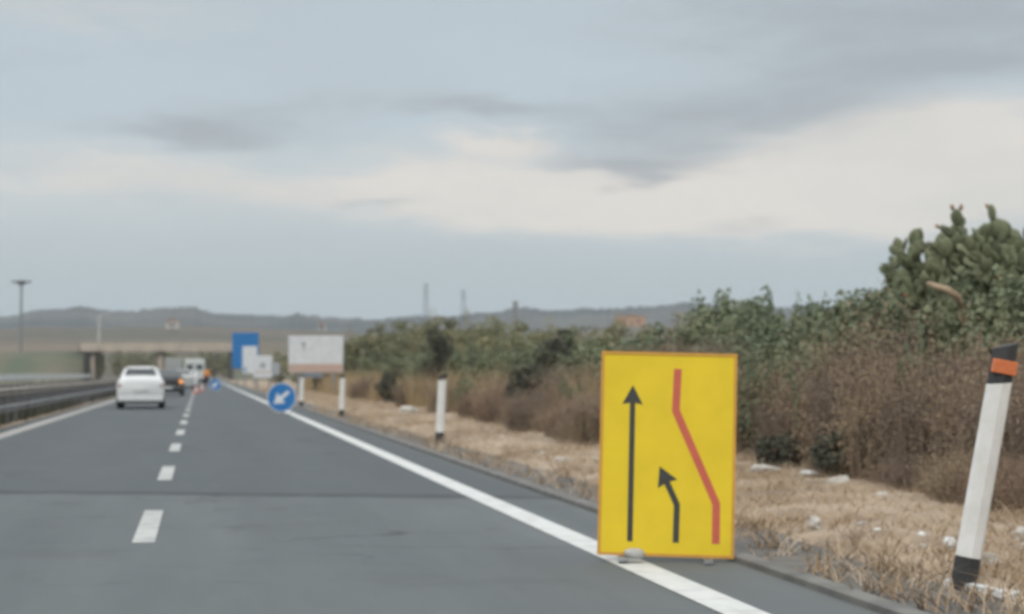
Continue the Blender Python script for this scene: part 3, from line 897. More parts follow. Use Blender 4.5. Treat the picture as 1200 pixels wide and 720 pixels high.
# grasses
def blades(name, m, pts, hmin, hmax, wid, per, spread, seed, lean=.5, patch=False, clear=()):
    rg = np.random.default_rng(seed)
    n = len(pts) * per
    if patch:
        q = .55 + .45 * np.clip(np.sin(pts[:, 1] * .55 + 1.3 * np.sin(pts[:, 1] * .21)) + .7 * np.sin(pts[:, 1] * 1.37 + pts[:, 0] * 1.1), -1, 1)
        keep = rg.random(len(pts)) < .35 + .65 * q
        for dx, dy in clear:
            keep &= ~((np.abs(pts[:, 0] * dy / pts[:, 1] - dx) < .045 * dx + .35) & (pts[:, 1] < dy + 3))
        pts, q = pts[keep], q[keep]
        n = len(pts) * per
    base_ = np.repeat(pts, per, 0) + np.c_[rg.normal(size=(n, 2)) * spread, np.zeros(n)]
    hh = rg.uniform(hmin, hmax, (n, 1)) * np.repeat(rg.uniform(.55, 1.2, (len(pts), 1)) * ((.6 + .5 * q)[:, None] if patch else 1), per, 0)
    a = rg.uniform(0, 2 * PI, n)
    s = np.c_[np.cos(a), np.sin(a), np.zeros(n)] * wid
    le = np.c_[rg.normal(size=(n, 2)) * lean, np.zeros(n)] * hh
    mid = base_ + le * .35 + np.c_[np.zeros((n, 2)), hh * .6]
    tip = base_ + le + np.c_[np.zeros((n, 2)), hh]
    v = np.stack([base_ - s, base_ + s, mid + s * .7, tip, mid - s * .7], 1).reshape(-1, 3)
    k = np.arange(n)[:, None] * 5
    f = k + np.array([[0, 1, 2, 4]])
    f2 = k + np.array([[4, 2, 3, 3]])
    me_v = v
    o = np_mesh(name, np.vstack([me_v]), f, m)
    tri = np_mesh(name, me_v, (k + np.array([[4, 2, 3]])), m)
    # join both face sets into one object
    bm = bmesh.new(); bm.from_mesh(o.data); bm.from_mesh(tri.data); bm.to_mesh(o.data); bm.free()
    bpy.data.objects.remove(tri)
    return tag(o, kind='stuff')
def scatter(n, x0, x1, y0, y1, power, seed, edge=None):
    rg = np.random.default_rng(seed)
    y = y0 + (y1 - y0) * rg.random(n) ** power
    x = rg.uniform(x0, x1, n)
    if edge is not None:
        lim = edge + .22 * np.sin(y * 1.7) + .15 * np.sin(y * 4.1 + 1) + .1 * np.sin(y * .37)
        k = x > lim
        x, y = x[k], y[k]
    return np.c_[x, y, np.full(len(x), -.015)]
blades('dry_grass', m_straw, np.vstack([scatter(13000, 4.0, 9.0, 8, 150, 2.0, 1, 4.38), scatter(420, 3.55, 4.3, 8, 60, 1.6, 9)]), .06, .19, .006, 8, .06, 2, 1.1)
_rg = np.random.default_rng(8)
REEDS = np.vstack([np.c_[_rg.normal(cx, .28, 16), _rg.normal(cy, .6, 16), np.full(16, -.015)] for cx, cy in [(7.5, 30.0), (7.3, 33.0)]])
blades('tall_dry_grass', m_reed, np.vstack([scatter(2600, 7.6, 10.5, 30, 130, 1.5, 3), scatter(900, 7.0, 8.3, 34, 130, 1.3, 4), REEDS]), .6, 1.45, .008, 14, .13, 5, .30, patch=True, clear=CLEAR)
blades('median_weeds', m_weed, scatter(9000, -6.7, -4.62, 12, 300, 1.7, 6), .22, .62, .016, 9, .12, 7, .35)
tag(bpy.data.objects['dry_grass'], 'short straw coloured dry grass covering the right verge', 'grass')
tag(bpy.data.objects['tall_dry_grass'], 'tall tan dry grass in front of the hedge', 'grass')
tag(bpy.data.objects['median_weeds'], 'dark weeds growing in the median behind the guard rail', 'weeds')

# ------------------------------------------------------------------ yellow lane closure sign
def px_sign(u, v, W=.90, H=1.35): return (u * W - W / 2, H - v * H)
bp = ground_at(779.5, 659)
sg = empty('lane_closure_sign', (bp.x, bp.y, 0), (R(-3), R(1.4), R(-YAW - 4.0)), 'big yellow lane closure sign with two black arrows and a red bent line', 'road sign')
ZB = .035
sg.scale = (.965, .965, .965)
up = Matrix.Translation((0, 0, ZB))
W_, H_ = .90, 1.35
b = MB(); b.box(-W_ / 2 + .012, W_ / 2 - .012, 0, .022, .012, H_ - .012, up); b.build('panel', m_yellow, sg, bevel=.004)
b = MB()
b.box(-W_ / 2, W_ / 2, -.004, .026, H_ - .020, H_, up); b.box(-W_ / 2, W_ / 2, -.004, .026, 0, .020, up)
b.box(-W_ / 2, -W_ / 2 + .020, -.004, .026, .020, H_ - .020, up); b.box(W_ / 2 - .020, W_ / 2, -.004, .026, .020, H_ - .020, up)
b.build('border', m_sign_edge, sg)
def arrow(pts, wd, hl, hw):
    """shaft polyline ending in a head"""
    a, t = Vector(pts[-2]), Vector(pts[-1])
    dv = (t - a).normalized(); nn = Vector((-dv.y, dv.x))
    neck = t - dv * hl
    sh = stroke(pts[:-1] + [tuple(neck + dv * .012)], wd)
    hd = [tuple(neck + nn * hw - dv * .012), tuple(neck + dv * .0), tuple(neck - nn * hw - dv * .012), tuple(t)]
    return sh, hd
m4 = up
sh, hd = arrow([px_sign(.238, .93), px_sign(.236, .165)], .036, .115, .068)
b = MB(); b.prism(sh, -.002, .004, m4); b.prism(hd, -.0024, .004, m4); b.build('straight_arrow', m_mark, sg)
sh, hd = arrow([px_sign(.574, .93), px_sign(.577, .745), px_sign(.445, .56)], .040, .115, .070)
b = MB(); b.prism(sh, -.002, .004, m4); b.prism(hd, -.0024, .004, m4); b.build('bent_arrow', m_mark, sg)
b = MB(); b.prism(stroke([px_sign(.565, .08), px_sign(.556, .285), px_sign(.864, .735), px_sign(.866, .93)], .051), -.002, .004, m4); b.build('closed_lane_line', m_red, sg)
b = MB(); b.box(-.30, -.26, .03, .06, -.02, H_ * .9, up); b.box(.26, .30, .03, .06, -.02, H_ * .9, up)
b.box(-.34, .34, .03, .06, .55, .59, up); b.build('back_frame', m_galv, sg)
for sx in (-.28, .28):
    b = MB(); b.box(sx - .03, sx + .03, -.18, .45, .005, .03); b.tube([(sx, .05, .75), (sx, .43, .03)], .014, 6); b.build('foot', m_galv, sg)
for sx in (-.26, .30):
    b = MB()
    for k in range(1):
        rr = random.Random(int(sx * 100))
        vs = []
        for i in range(7):
            for j in range(10):
                t = PI * i / 6; a = 2 * PI * j / 10
                vs.append((sx + .06 + .075 * math.sin(t) * math.cos(a) * rr.uniform(.85, 1.1), -.10 + .075 * math.sin(t) * math.sin(a), .055 + .036 * math.cos(t)))
        b.add(vs, [(i * 10 + j, i * 10 + (j + 1) % 10, (i + 1) * 10 + (j + 1) % 10, (i + 1) * 10 + j) for i in range(6) for j in range(10)])
    if sx < 0: b.build('sandbag', m_sandbag, sg, smooth=True)

# ------------------------------------------------------------------ marker posts
def marker_post(px, py, h, tilt_r, tilt_f, label, wd=.15, refl=None, top=.835):
    p = ground_at(px, py)
    r_ = empty('marker_post', (p.x, p.y, -.02), (R(tilt_f), R(tilt_r), R(-YAW + 6)), label, 'marker post', 'white marker posts along the right verge')
    def sec(z, s=1.0):     # rounded triangular section
        return [(wd / 2 * s * x, wd * .75 * s * y, z) for x, y in ((-1, -.05), (-.72, -.32), (0, -.48), (.72, -.32), (1, -.05), (.8, .35), (0, .5), (-.8, .35))]
    def seg(z0, z1, s0=1.0, s1=1.0, slant=0.0):
        a, c_ = sec(z0, s0), sec(z1, s1)
        c_ = [(x, y, z + slant * x / wd * 2) for x, y, z in c_]
        b_ = MB(); n = 8
        b_.add(a + c_, [(i, (i + 1) % n, n + (i + 1) % n, n + i) for i in range(n)] + [tuple(range(n))[::-1], tuple(range(n, 2 * n))])
        return b_
    seg(-.15, .20).build('base_band', m_black, r_)
    seg(.2, h * (top + .012), 1.0, .97, .018).build('post_body', m_white, r_)
    seg(h * top, h, .955, .94, .03).build('top_band', m_black, r_)
    b_ = MB(); b_.box(-wd * .44, wd * .44, -wd * .40, -wd * .05, h * (.885 if refl is None else .94), h * (.94 if refl is None else .96)); b_.build('reflector', refl or m_orange, r_, bevel=.004)
    return r_
marker_post(1127, 690, 1.40, 10.3, 2, 'nearest marker post, leaning right with an orange reflector', wd=.15)
marker_post(515, 519, 1.20, 2.5, 0, 'upright white marker post in the dry grass left of the yellow sign', refl=m_refl, top=.915)
marker_post(400, 488, 1.18, 2, 0, 'white marker post right of the billboard, second smallest', refl=m_refl, top=.915)
marker_post(353, 476, 1.16, 1.5, 0, 'smallest white marker post below the billboard, right of the round blue sign', refl=m_refl, top=.915)

# ------------------------------------------------------------------ round blue signs
def round_sign(px, bottom, X_label, dia=.86):
    p = ground_at(px, bottom + 1.5)
    r_ = empty('keep_left_sign', (p.x, p.y, .0), (R(-4), R(2), R(-YAW - 2)), X_label, 'road sign', 'round blue keep left signs in the lane')
    R0 = dia / 2; cz = R0 + .07
    b_ = MB(); b_.prism(disc_poly(R0 - .012, 40, 0, cz), 0, .02); b_.build('disc', m_sign_blue, r_)
    b_ = MB()
    n = 40; o1 = disc_poly(R0, n, 0, cz); o2 = disc_poly(R0 - .022, n, 0, cz)
    vs = [(x, -.003, z) for x, z in o1] + [(x, -.003, z) for x, z in o2] + [(x, .024, z) for x, z in o1] + [(x, .024, z) for x, z in o2]
    fs = []
    for i in range(n):
        j = (i + 1) % n
        fs += [(i, j, n + j, n + i), (2 * n + i, 3 * n + i, 3 * n + j, 2 * n + j), (i, 2 * n + i, 2 * n + j, j), (n + i, n + j, 3 * n + j, 3 * n + i)]
    b_.add(vs, fs); b_.build('rim', m_sign_white, r_)
    a = R(222)
    dv = Vector((math.cos(a), math.sin(a))); nn = Vector((-dv.y, dv.x)); c_ = Vector((0, cz))
    tip = c_ + dv * .30; neck = c_ + dv * .02; tail = c_ - dv * .27
    b_ = MB()
    b_.prism([tuple(tail + nn * .05), tuple(tail - nn * .05), tuple(neck - nn * .05), tuple(neck + nn * .05)], -.002, .004)
    b_.prism([tuple(neck + nn * .19), tuple(neck - nn * .19), tuple(tip)], -.0024, .004)
    b_.build('white_arrow', m_sign_white, r_)
    b_ = MB(); b_.box(-.02, .02, .025, .06, 0, cz + .2); b_.box(-.25, .25, .0, .4, .0, .04); b_.tube([(0, .05, cz), (0, .38, .03)], .014, 6)
    b_.build('stand', m_galv, r_)
round_sign(329, 484.5, 'nearer round blue sign with white arrow standing on the right edge line')
round_sign(252, 457.5, 'farther small round blue sign with white arrow in the closing lane', .8)

# ------------------------------------------------------------------ boards beside the road
def board(name, x0, y0, x1, y1, dist, m, label, cat, posts=2, post_r=.06, group=None):
    a = at(x0, y1, dist); c_ = at(x1, y0, dist)
    wd = (x1 - x0) / F * dist; hh = (y1 - y0) / F * dist
    cx = at((x0 + x1) / 2, y1, dist)
    r_ = empty(name, (cx.x, cx.y, 0), (0, 0, R(-YAW)), label, cat, group)
    z0 = a.z
    b_ = MB(); b_.box(-wd / 2, wd / 2, 0, .05, z0, z0 + hh); b_.build('panel', m, r_, bevel=.02)
    for k in range(posts):
        x = 0 if posts == 1 else (-1 + 2 * k / (posts - 1)) * wd * .32
        b_ = MB(); b_.tube([(x, .14, -.1), (x, .14, z0 + hh * .95)], post_r, 8); b_.build('post', m_galv, r_)
    b_ = MB()
    for t in (.2, .8): b_.box(-wd / 2 + .05, wd / 2 - .05, .05, .085, z0 + hh * t - .04, z0 + hh * t + .04)
    b_.build('back_rail', m_galv, r_)
    return r_, wd, hh, z0
r_, wd, hh, z0 = board('direction_board', 272, 390, 303, 432, 195, m_sign_blue, 'large blue motorway direction board behind the pale signs', 'road sign', post_r=.09)
r_, wd, hh, z0 = board('pale_sign', 284, 406, 301, 438, 150, m_sign_white, 'tall pale rectangular sign overlapping the blue board', 'road sign')
b = MB(); b.box(-wd * .5 + .05, -wd * .2, -.004, .01, z0 + .1, z0 + .55)
b.build('blue_patch', mat('faded blue', (.30, .42, .52), .6), r_)
r_, wd, hh, z0 = board('square_sign', 297, 417, 319, 443, 120, m_sign_white, 'square white sign with a small grey symbol, right of the blue board', 'road sign')
b = MB(); b.prism([(-.2, z0 + .72), (0, z0 + .6), (.2, z0 + .72), (.22, z0 + .86), (0, z0 + 1.1), (-.22, z0 + .86)], -.004, .01); b.build('symbol', m_sign_grey, r_)
b = MB(); b.box(-wd * .4, wd * .4, -.004, .01, z0 + .34, z0 + .42); b.build('stripe', m_sign_pink, r_)
r_, wd, hh, z0 = board('small_sign', 318, 425, 328, 440, 108, m_sign_grey, 'small grey sign in front of the olive bush left of the billboard', 'road sign', posts=1, post_r=.04)
r_, wd, hh, z0 = board('billboard', 338, 394, 402, 437, 95, m_sign_white, 'wide white billboard with a pinkish stripe along its foot', 'billboard', posts=2, post_r=.09)
b = MB(); b.box(-wd / 2 + .03, wd / 2 - .03, -.006, .01, z0 + .03, z0 + hh * .24); b.build('foot_stripe', m_sign_pink, r_)
b = MB(); b.prism(disc_poly(.13, 6, -wd * .22, z0 + hh * .78), -.006, .01); b.box(-wd * .22 - .05, -wd * .22 + .05, -.006, .01, z0 + hh * .6, z0 + hh * .72); b.build('emblem', m_sign_grey, r_)
b = MB(); b.box(-.75, .40, -.05, .25, z0 - .26, z0 - .01); b.build('service_tray', mat('blue grey steel', (.20, .23, .26), .6), r_)

# ------------------------------------------------------------------ vehicles
def car(loc, rz, L, Wd, Ht, paint, label, group, kind='hatch', hazard=False):
    r_ = empty('car', loc, (0, 0, rz), label, 'car', group)
    hw = Wd / 2; k = Ht / 1.46
    if kind == 'hatch':
        st = [(0, .36, .90, .96, .90, .74), (.05, .27, .96, 1.05, .97, .72), (.16, .22, .98, 1.14, 1, .71), (.46, .20, .99, 1.40, 1, .68), (.75, .20, .99, 1.45, 1, .67), (1.4, .20, .98, 1.46, 1, .67),
              (2.2, .20, .97, 1.42, 1, .67), (2.5, .20, .96, 1.30, 1, .68), (3.0, .20, .94, .99, 1, .75), (3.6, .22, .86, .90, .97, .78), (3.95, .25, .72, .78, .9, .72), (4.08, .34, .58, .62, .8, .66)]
    else:
        st = [(0, .36, .88, .92, .9, .8), (.06, .27, .94, .98, .97, .8), (.55, .20, .96, 1.0, 1, .78), (.9, .20, .96, 1.18, 1, .70), (1.25, .20, .96, 1.39, 1, .66), (1.9, .20, .96, 1.44, 1, .66),
              (2.5, .20, .95, 1.40, 1, .66), (2.8, .2, .94, 1.25, 1, .68), (3.25, .2, .92, .97, 1, .76), (3.8, .22, .84, .88, .97, .78), (4.15, .25, .70, .75, .9, .72), (4.3, .34, .58, .62, .8, .66)]
    sy = L / st[-1][0]
    rings = []
    for y, zb, belt, zr, fw, fr in st:
        w1 = hw * fw; w2 = hw * fr
        zb, belt, zr = zb * k, belt * k, zr * k
        half = [(0, zb), (w1 * .86, zb), (w1 * .97, zb + .08), (w1, (zb + belt) / 2), (w1 * .985, belt - .06), (w1 * .93, belt),
                (w1 * .93 + (w2 - w1 * .93) * .82, belt + (zr - belt) * .82), (w2 * .86, zr - .012 * k), (w2 * .45, zr), (0, zr)]
        ring = [(x, y * sy, z) for x, z in half] + [(-x, y * sy, z) for x, z in half[-2:0:-1]]
        rings.append(ring)
    n = len(rings[0]); b_ = MB()
    b_.add([q for g_ in rings for q in g_], [(i * n + j, i * n + (j + 1) % n, (i + 1) * n + (j + 1) % n, (i + 1) * n + j) for i in range(len(rings) - 1) for j in range(n)]
           + [tuple(range(n))[::-1], tuple((len(rings) - 1) * n + j for j in range(n))])
    body = b_.build('body', paint, r_, smooth=True)
    es = body.modifiers.new('split', 'EDGE_SPLIT'); es.split_angle = R(50)
    def surf(i, j): return Vector(rings[i][j])
    # rear window, between the tailgate stations
    i0, i1 = (2, 3) if kind == 'hatch' else (2, 4)
    za, zc_ = rings[i0][9], rings[i1][9]
    nrm = Vector((0, -(zc_[2] - za[2]), (zc_[1] - za[1]))).normalized()
    w0_, w1_ = hw * .66, hw * .58
    pa, pb = Vector(za), Vector(zc_)
    lo_, hi_ = pa.lerp(pb, .06), pa.lerp(pb, .90)
    vs = [Vector((-w0_, lo_.y, lo_.z)), Vector((w0_, lo_.y, lo_.z)), Vector((w1_, hi_.y, hi_.z)), Vector((-w1_, hi_.y, hi_.z))]
    fr = [v + nrm * .022 for v in vs]; bk = [v - nrm * .05 for v in vs]
    b_ = MB(); b_.add(fr + bk, [(0, 1, 2, 3), (7, 6, 5, 4), (0, 4, 5, 1), (1, 5, 6, 2), (2, 6, 7, 3), (3, 7, 4, 0)]); b_.build('rear_window', m_glass, r_)
    # side windows
    ia, ib = (3, 7) if kind == 'hatch' else (4, 7)
    for s in (1, -1):
        b_ = MB(); vs = []
        for i in range(ia, ib + 1):
            a_, c_ = surf(i, 5), surf(i, 6)
            for t in (.10, .98):
                q = a_.lerp(c_, t); vs.append((s * (q.x + .012), q.y, q.z))
        m_ = (ib - ia)
        b_.add(vs, [(2 * i, 2 * i + 1, 2 * i + 3, 2 * i + 2) for i in range(m_)]); b_.build('side_window', m_glass, r_, solid=.01)
    # wheels
    for yy in (.78 * sy, (st[-1][0] - .85) * sy):
        for s in (-1, 1):
            x0 = s * (hw - .20); x1 = s * (hw + .012)
            wh = empty('wheel', (0, yy, .30)); wh.parent = r_
            b_ = MB(); b_.tube([(x0, 0, 0), (x0 + s * .02, 0, 0), (x1 - s * .02, 0, 0), (x1, 0, 0)], [.27, .30, .30, .26], 20); b_.build('tyre', m_tyre, wh)
            b_ = MB(); b_.tube([(x1 - s * .01, 0, 0), (x1 + s * .012, 0, 0)], [.19, .17], 14); b_.build('rim', m_rim, wh)
    b_ = MB(); b_.box(-hw * .95, hw * .95, -.07, .10, .27 * k, .48 * k); b_.build('rear_bumper', paint, r_, bevel=.03)
    b_ = MB(); b_.box(-hw * .90, hw * .90, -.04, .10, .483 * k, .525 * k); b_.build('bumper_shade_line', m_bumper_shade, r_)  # grey strip standing in for the shadow line above the bumper
    b_ = MB(); b_.box(-hw * .80, hw * .80, .12, .4, .19, .265 * k); b_.build('underbody', m_black, r_)
    for s in (-1, 1):
        b_ = MB(); xa, xb = sorted((s * hw * .93, s * hw * (.70 if hazard else .84)))
        b_.box(xa, xb, -.03, .12, (.68 if hazard else .74) * k, .88 * k); b_.build('tail_light', m_amber if hazard else m_tail_dull, r_, bevel=.015)
        b_ = MB(); xa, xb = sorted((s * hw * .95, s * (hw * .95 + .10)))
        b_.box(xa, xb, L * .66, L * .66 + .08, .93 * k, 1.03 * k); b_.build('wing_mirror', m_black, r_, bevel=.02)
    b_ = MB(); b_.box(-.26, .26, -.026, .03, .60 * k, .71 * k) if kind == 'hatch' else b_.box(-.26, .26, -.085, 0, .38, .49)
    b_.build('number_plate', m_plate, r_)
    return r_
p = ground_at(164.5, 479.5)
car((p.x, p.y, 0), R(1.0), 4.1, 1.58, 1.44, m_car_white, 'white hatchback driving in the left lane beside the guard rail', 'vehicles queueing ahead')
p = ground_at(204, 464)
car((p.x - .35, p.y, 0), R(1.0), 4.4, 1.76, 1.42, m_car_dark, 'dark car with amber hazard lights just ahead of the white hatchback', 'vehicles queueing ahead', 'saloon', True)
p = ground_at(214, 456.5)
car((p.x, p.y, 0), R(0.5), 4.2, 1.70, 1.45, m_car_silver, 'silver car ahead of the dark car, in front of the white van', 'vehicles queueing ahead')

p = ground_at(221, 453.2)
car((p.x, p.y, 0), R(0.5), 4.1, 1.70, 1.5, m_car_white, 'pale car tucked close behind the tall white van', 'vehicles queueing ahead')
p = ground_at(209, 454.5)
car((p.x - .2, p.y, 0), R(0.8), 4.2, 1.72, 1.5, m_truck, 'grey car half hidden between the dark car and the silver car', 'vehicles queueing ahead')
p = ground_at(233, 448.5)
car((p.x + .2, p.y, 0), R(0.3), 4.3, 1.75, 1.46, m_car_dark, 'small dark car far ahead beside the person in orange', 'vehicles queueing ahead', 'saloon')
def van(loc, label, Wd, Ht, L, paint, name='van', box=False):
    r_ = empty(name, loc, (0, 0, R(.3)), label, name, 'vehicles queueing ahead')
    hw = Wd / 2
    b_ = MB(); cl = L * (.72 if box else .66)
    b_.box(-hw, hw, 0, cl, .55, Ht); b_.build('body', paint, r_, bevel=.12)
    b_ = MB(); cab = [(cl + .03, .45), (L, .45), (L + .02, 1.1), (L - .25, 1.35), (L - .7, 2.2), (cl + .03, 2.25)]
    vs = [(x, y, z) for x in (-hw * .94, hw * .94) for y, z in cab]; q = len(cab)
    b_.add(vs, [tuple(range(q)), tuple(range(q, 2 * q))[::-1]] + [(i, (i + 1) % q, q + (i + 1) % q, q + i) for i in range(q)]); b_.build('cab', paint, r_, bevel=.05)
    for s in (-1, 1):
        xa, xb = sorted((s * .02, s * hw * .93))
        d_ = MB(); d_.box(xa, xb, -.03, .01, .62, Ht - .12); d_ = d_.build('rear_door', paint, r_, bevel=.015)
        if not box:
            xa, xb = sorted((s * .16, s * hw * .78))
            b_ = MB(); b_.box(xa, xb, -.04, -.02, Ht * .58, Ht * .78); b_.build('door_window', m_glass, d_)
        b_ = MB(); b_.box(s * hw * .9 - .07, s * hw * .9 + .07, -.05, .02, .62, .95); b_.build('tail_light', m_tail, r_)
        for yy in (L * .22, L * .85):
            wh = empty('wheel', (0, yy, .36)); wh.parent = r_
            x0, x1 = s * (hw - .26), s * (hw - .01)
            b_ = MB(); b_.tube([(x0, 0, 0), (x0 + s * .02, 0, 0), (x1 - s * .02, 0, 0), (x1, 0, 0)], [.33, .36, .36, .32], 18); b_.build('tyre', m_tyre, wh)
            b_ = MB(); b_.tube([(x1 - s * .01, 0, 0), (x1 + s * .01, 0, 0)], [.21, .2], 12); b_.build('rim', m_rim, wh)
    b_ = MB(); b_.box(-hw * .95, hw * .95, -.10, .0, .42, .56); b_.build('rear_bumper', m_black, r_, bevel=.02)
    b_ = MB(); b_.box(-hw * .8, hw * .8, .05, L - .1, .34, .54); b_.build('chassis', m_black, r_)
    return r_
p = ground_at(228, 451)
van((p.x, p.y, 0), 'tall white van in the queue, left of the person in orange', 2.15, 2.75, 5.8, m_van)
p = at(205, 449, 245)
van((p.x - .2, p.y, 0), 'grey box truck at the far end of the queue under the overpass', 2.4, 3.3, 7.5, m_truck, 'truck', True)

# ------------------------------------------------------------------ road worker
def skin_body(name, joints, edges, m, parent, root=0, sub=2):
    me = bpy.data.meshes.new(name)
    me.from_pydata([j[0] for j in joints], edges, [])
    o = bpy.data.objects.new(name, me); C.objects.link(o)
    me.materials.append(m)
    sk = o.modifiers.new('skin', 'SKIN'); sk.use_smooth_shade = True
    for i, j in enumerate(joints):
        me.skin_vertices[0].data[i].radius = j[1] if isinstance(j[1], tuple) else (j[1], j[1])
        me.skin_vertices[0].data[i].use_root = (i == root)
    s_ = o.modifiers.new('sub', 'SUBSURF'); s_.levels = sub; s_.render_levels = sub
    o.parent = parent
    return o
p = ground_at(241, 452.5)
wk = empty('person', (p.x + .1, p.y, 0), (0, 0, R(25)), 'person in an orange jacket and dark trousers standing by the white van', 'person')
J = [((0, 0, .95), (.13, .10)), ((0, 0, 1.15), (.135, .10)), ((0, .01, 1.38), (.17, .11)), ((0, 0, 1.50), (.06, .06)), ((0, -.02, 1.58), (.06, .065)), ((0, -.03, 1.68), (.085, .10)), ((0, -.02, 1.77), (.06, .075)),
     ((.19, 0, 1.42), .065), ((.27, .03, 1.16), .048), ((.25, -.12, .94), .036), ((-.19, 0, 1.42), .065), ((-.28, .02, 1.15), .048), ((-.27, -.10, .92), .036),
     ((.10, 0, .88), .10), ((.12, .01, .50), .062), ((.13, .03, .09), .042), ((.14, -.14, .04), .04), ((-.10, 0, .88), .10), ((-.13, .0, .50), .062), ((-.15, .03, .09), .042), ((-.16, -.14, .04), .04),
     ((.24, -.17, .87), .03), ((-.26, -.14, .84), .03)]
E = [(0, 1), (1, 2), (2, 3), (3, 4), (4, 5), (5, 6), (2, 7), (7, 8), (8, 9), (9, 21), (2, 10), (10, 11), (11, 12), (12, 22), (0, 13), (13, 14), (14, 15), (15, 16), (0, 17), (17, 18), (18, 19), (19, 20)]
skin_body('body', J, E, m_skin, wk)
JJ = [((0, 0, .90), (.165, .13)), ((0, 0, 1.15), (.165, .13)), ((0, .01, 1.38), (.20, .135)), ((0, 0, 1.48), (.10, .09)), ((.20, 0, 1.42), .085), ((.275, .03, 1.16), .066), ((.255, -.11, .96), .052), ((-.20, 0, 1.42), .085), ((-.285, .02, 1.15), .066), ((-.275, -.09, .94), .052)]
skin_body('jacket', JJ, [(0, 1), (1, 2), (2, 3), (2, 4), (4, 5), (5, 6), (2, 7), (7, 8), (8, 9)], m_hivis, wk)
JT = [((0, 0, .95), (.155, .12)), ((.10, 0, .86), .115), ((.12, .01, .50), .085), ((.13, .03, .12), .070), ((-.10, 0, .86), .115), ((-.13, 0, .50), .085), ((-.15, .03, .12), .070)]
skin_body('trousers', JT, [(0, 1), (1, 2), (2, 3), (0, 4), (4, 5), (5, 6)], m_trouser, wk)
skin_body('hair', [((0, -.01, 1.73), (.094, .10)), ((0, .02, 1.78), (.07, .08))], [(0, 1)], m_hair, wk)

# ------------------------------------------------------------------ cones
def cone(px, py, label):
    p = ground_at(px, py)
    r_ = empty('traffic_cone', (p.x, p.y, 0), (0, 0, R(random.uniform(0, 40))), label, 'traffic cone', 'cones at the lane divide')
    H = .55
    b_ = MB(); b_.box(-.19, .19, -.19, .19, 0, .035); b_.build('base', m_cone_red, r_, bevel=.01)
    def rad(t): return .14 * (1 - t) + .03 * t
    for k in range(4):
        t0, t1 = k / 4, (k + 1) / 4
        b_ = MB(); b_.tube([(0, 0, .035 + H * t0), (0, 0, .035 + H * t1)], [rad(t0), rad(t1)], 16)
        b_.build('stripe', m_cone_red if k % 2 == 0 else m_sign_white, r_)
cone(229.5, 461.5, 'red and white striped cone on the lane divide, the nearer of two')
cone(236.5, 458.5, 'red and white striped cone on the lane divide, the farther of two')

# ------------------------------------------------------------------ stones and litter
def lump(name, px, py, sx, sy, sz, m, label, cat, seed, group=None):
    p = ground_at(px, py)
    bm = bmesh.new()
    bmesh.ops.create_icosphere(bm, subdivisions=2, radius=1)
    rr = random.Random(seed)
    for v in bm.verts:
        k = rr.uniform(.72, 1.15)
        v.co = Vector((v.co.x * sx * k, v.co.y * sy * k, max(-.3, v.co.z) * sz * k))
    me = bpy.data.meshes.new(name); bm.to_mesh(me); bm.free()
    me.materials.append(m)
    o = bpy.data.objects.new(name, me); C.objects.link(o)
    o.location = (p.x, p.y, sz * .35 + (.05 if p.x > 4.6 else 0))
    o.rotation_euler = (0, 0, rr.uniform(0, 3))
    return tag(o, label, cat, group)
lump('stone', 478, 487, .30, .22, .17, m_stone, 'large pale stone at the foot of the round dark shrub', 'stone', 1)
lump('stone', 1112, 652, .055, .05, .06, m_litter, 'white lump touching the left foot of the leaning marker post', 'stone', 2)
lump('litter', 972, 556, .10, .06, .07, m_litter, 'crumpled white scrap in front of the dark shrub, upright', 'litter', 3)
lump('litter', 948, 562, .16, .07, .04, m_litter, 'flat pale scrap left of the crumpled white one', 'litter', 4)
lump('litter', 1046, 566, .22, .07, .05, m_litter, 'long pale scrap lying at the foot of the brown brush', 'litter', 5)
lump('stone', 895, 558, .22, .10, .06, m_stone, 'low pale stone just right of the yellow sign', 'stone', 6)
lump('stone', 1034, 590, .07, .06, .05, m_stone, 'small pale stone in the grass below the long scrap', 'stone', 7)
lump('stone', 985, 575, .14, .1, .08, m_stone, 'beige stone in the dry grass below the crumpled white scrap', 'stone', 8)
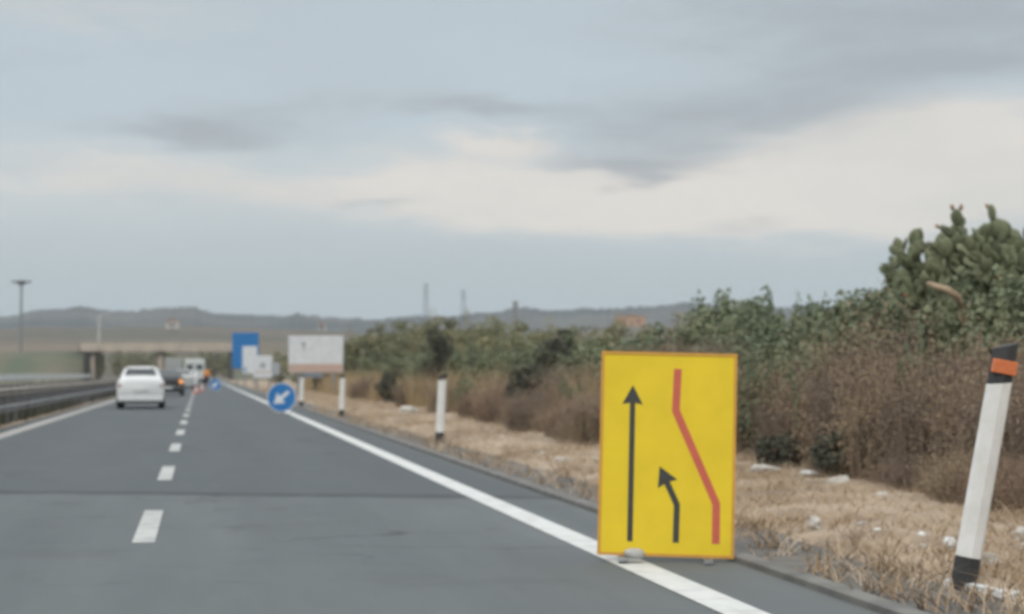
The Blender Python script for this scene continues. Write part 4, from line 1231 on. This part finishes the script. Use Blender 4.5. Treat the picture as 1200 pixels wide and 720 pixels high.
lump('litter', 1028, 634, .045, .04, .035, m_litter, 'small white scrap in the grass midway between the two signs posts', 'litter', 9)
lump('litter', 1080, 638, .055, .04, .03, m_litter, 'small white scrap left of the leaning marker post', 'litter', 10)
bpy.data.objects[-1] if False else None
a = ground_at(1112, 686); c_ = ground_at(1192, 703)
r_ = a; dv = (c_ - a); ang = math.atan2(dv.y, dv.x)
b = MB(); L_ = dv.length
vs = []; rr = random.Random(4)
for i in range(9):
    t = i / 8
    for y, z in ((-.035, 0), (-.03, .035), (.02, .04), (.035, 0)):
        vs.append((L_ * t, y + rr.uniform(-.008, .008), z + rr.uniform(-.006, .006) - .01))
b.add(vs, [(i * 4 + j, i * 4 + (j + 1) % 4, (i + 1) * 4 + (j + 1) % 4, (i + 1) * 4 + j) for i in range(8) for j in range(4)] + [(0, 1, 2, 3), (32, 33, 34, 35)])
o = b.build('broken_slat', m_litter)
o.location = (a.x, a.y, .01); o.rotation_euler = (0, 0, ang)
tag(o, 'dirty white broken slat on the ground at the foot of the leaning marker post', 'slat')

sr = random.Random(21)
src = bpy.data.objects['stone']
for k in range(26):
    o = src.copy(); C.objects.link(o)
    y = 10 + 26 * sr.random() ** 1.3
    o.location = (sr.uniform(4.5, 7.0), y, .05)
    q = sr.uniform(.12, .42)
    o.scale = (q, q * sr.uniform(.7, 1), q * sr.uniform(.8, 1.3))
    o.rotation_euler = (0, 0, sr.uniform(0, 6))
    tag(o, 'little pale stone scattered in the dry grass of the verge', 'stone', 'little stones in the dry grass')
# ------------------------------------------------------------------ haze
b = MB(); b.box(-3150, 3150, -350, 3150, -3.0, 125)
hz = b.build('haze', bpy.data.materials.new('haze'))
tag(hz, kind='stuff')
hm = hz.data.materials[0]; hm.use_nodes = True
t = hm.node_tree; t.nodes.clear()
ho = t.nodes.new('ShaderNodeOutputMaterial'); pv = t.nodes.new('ShaderNodeVolumePrincipled')
pv.inputs['Color'].default_value = (.86, .92, .97, 1)
pv.inputs['Density'].default_value = .00016
t.links.new(pv.outputs[0], ho.inputs['Volume'])
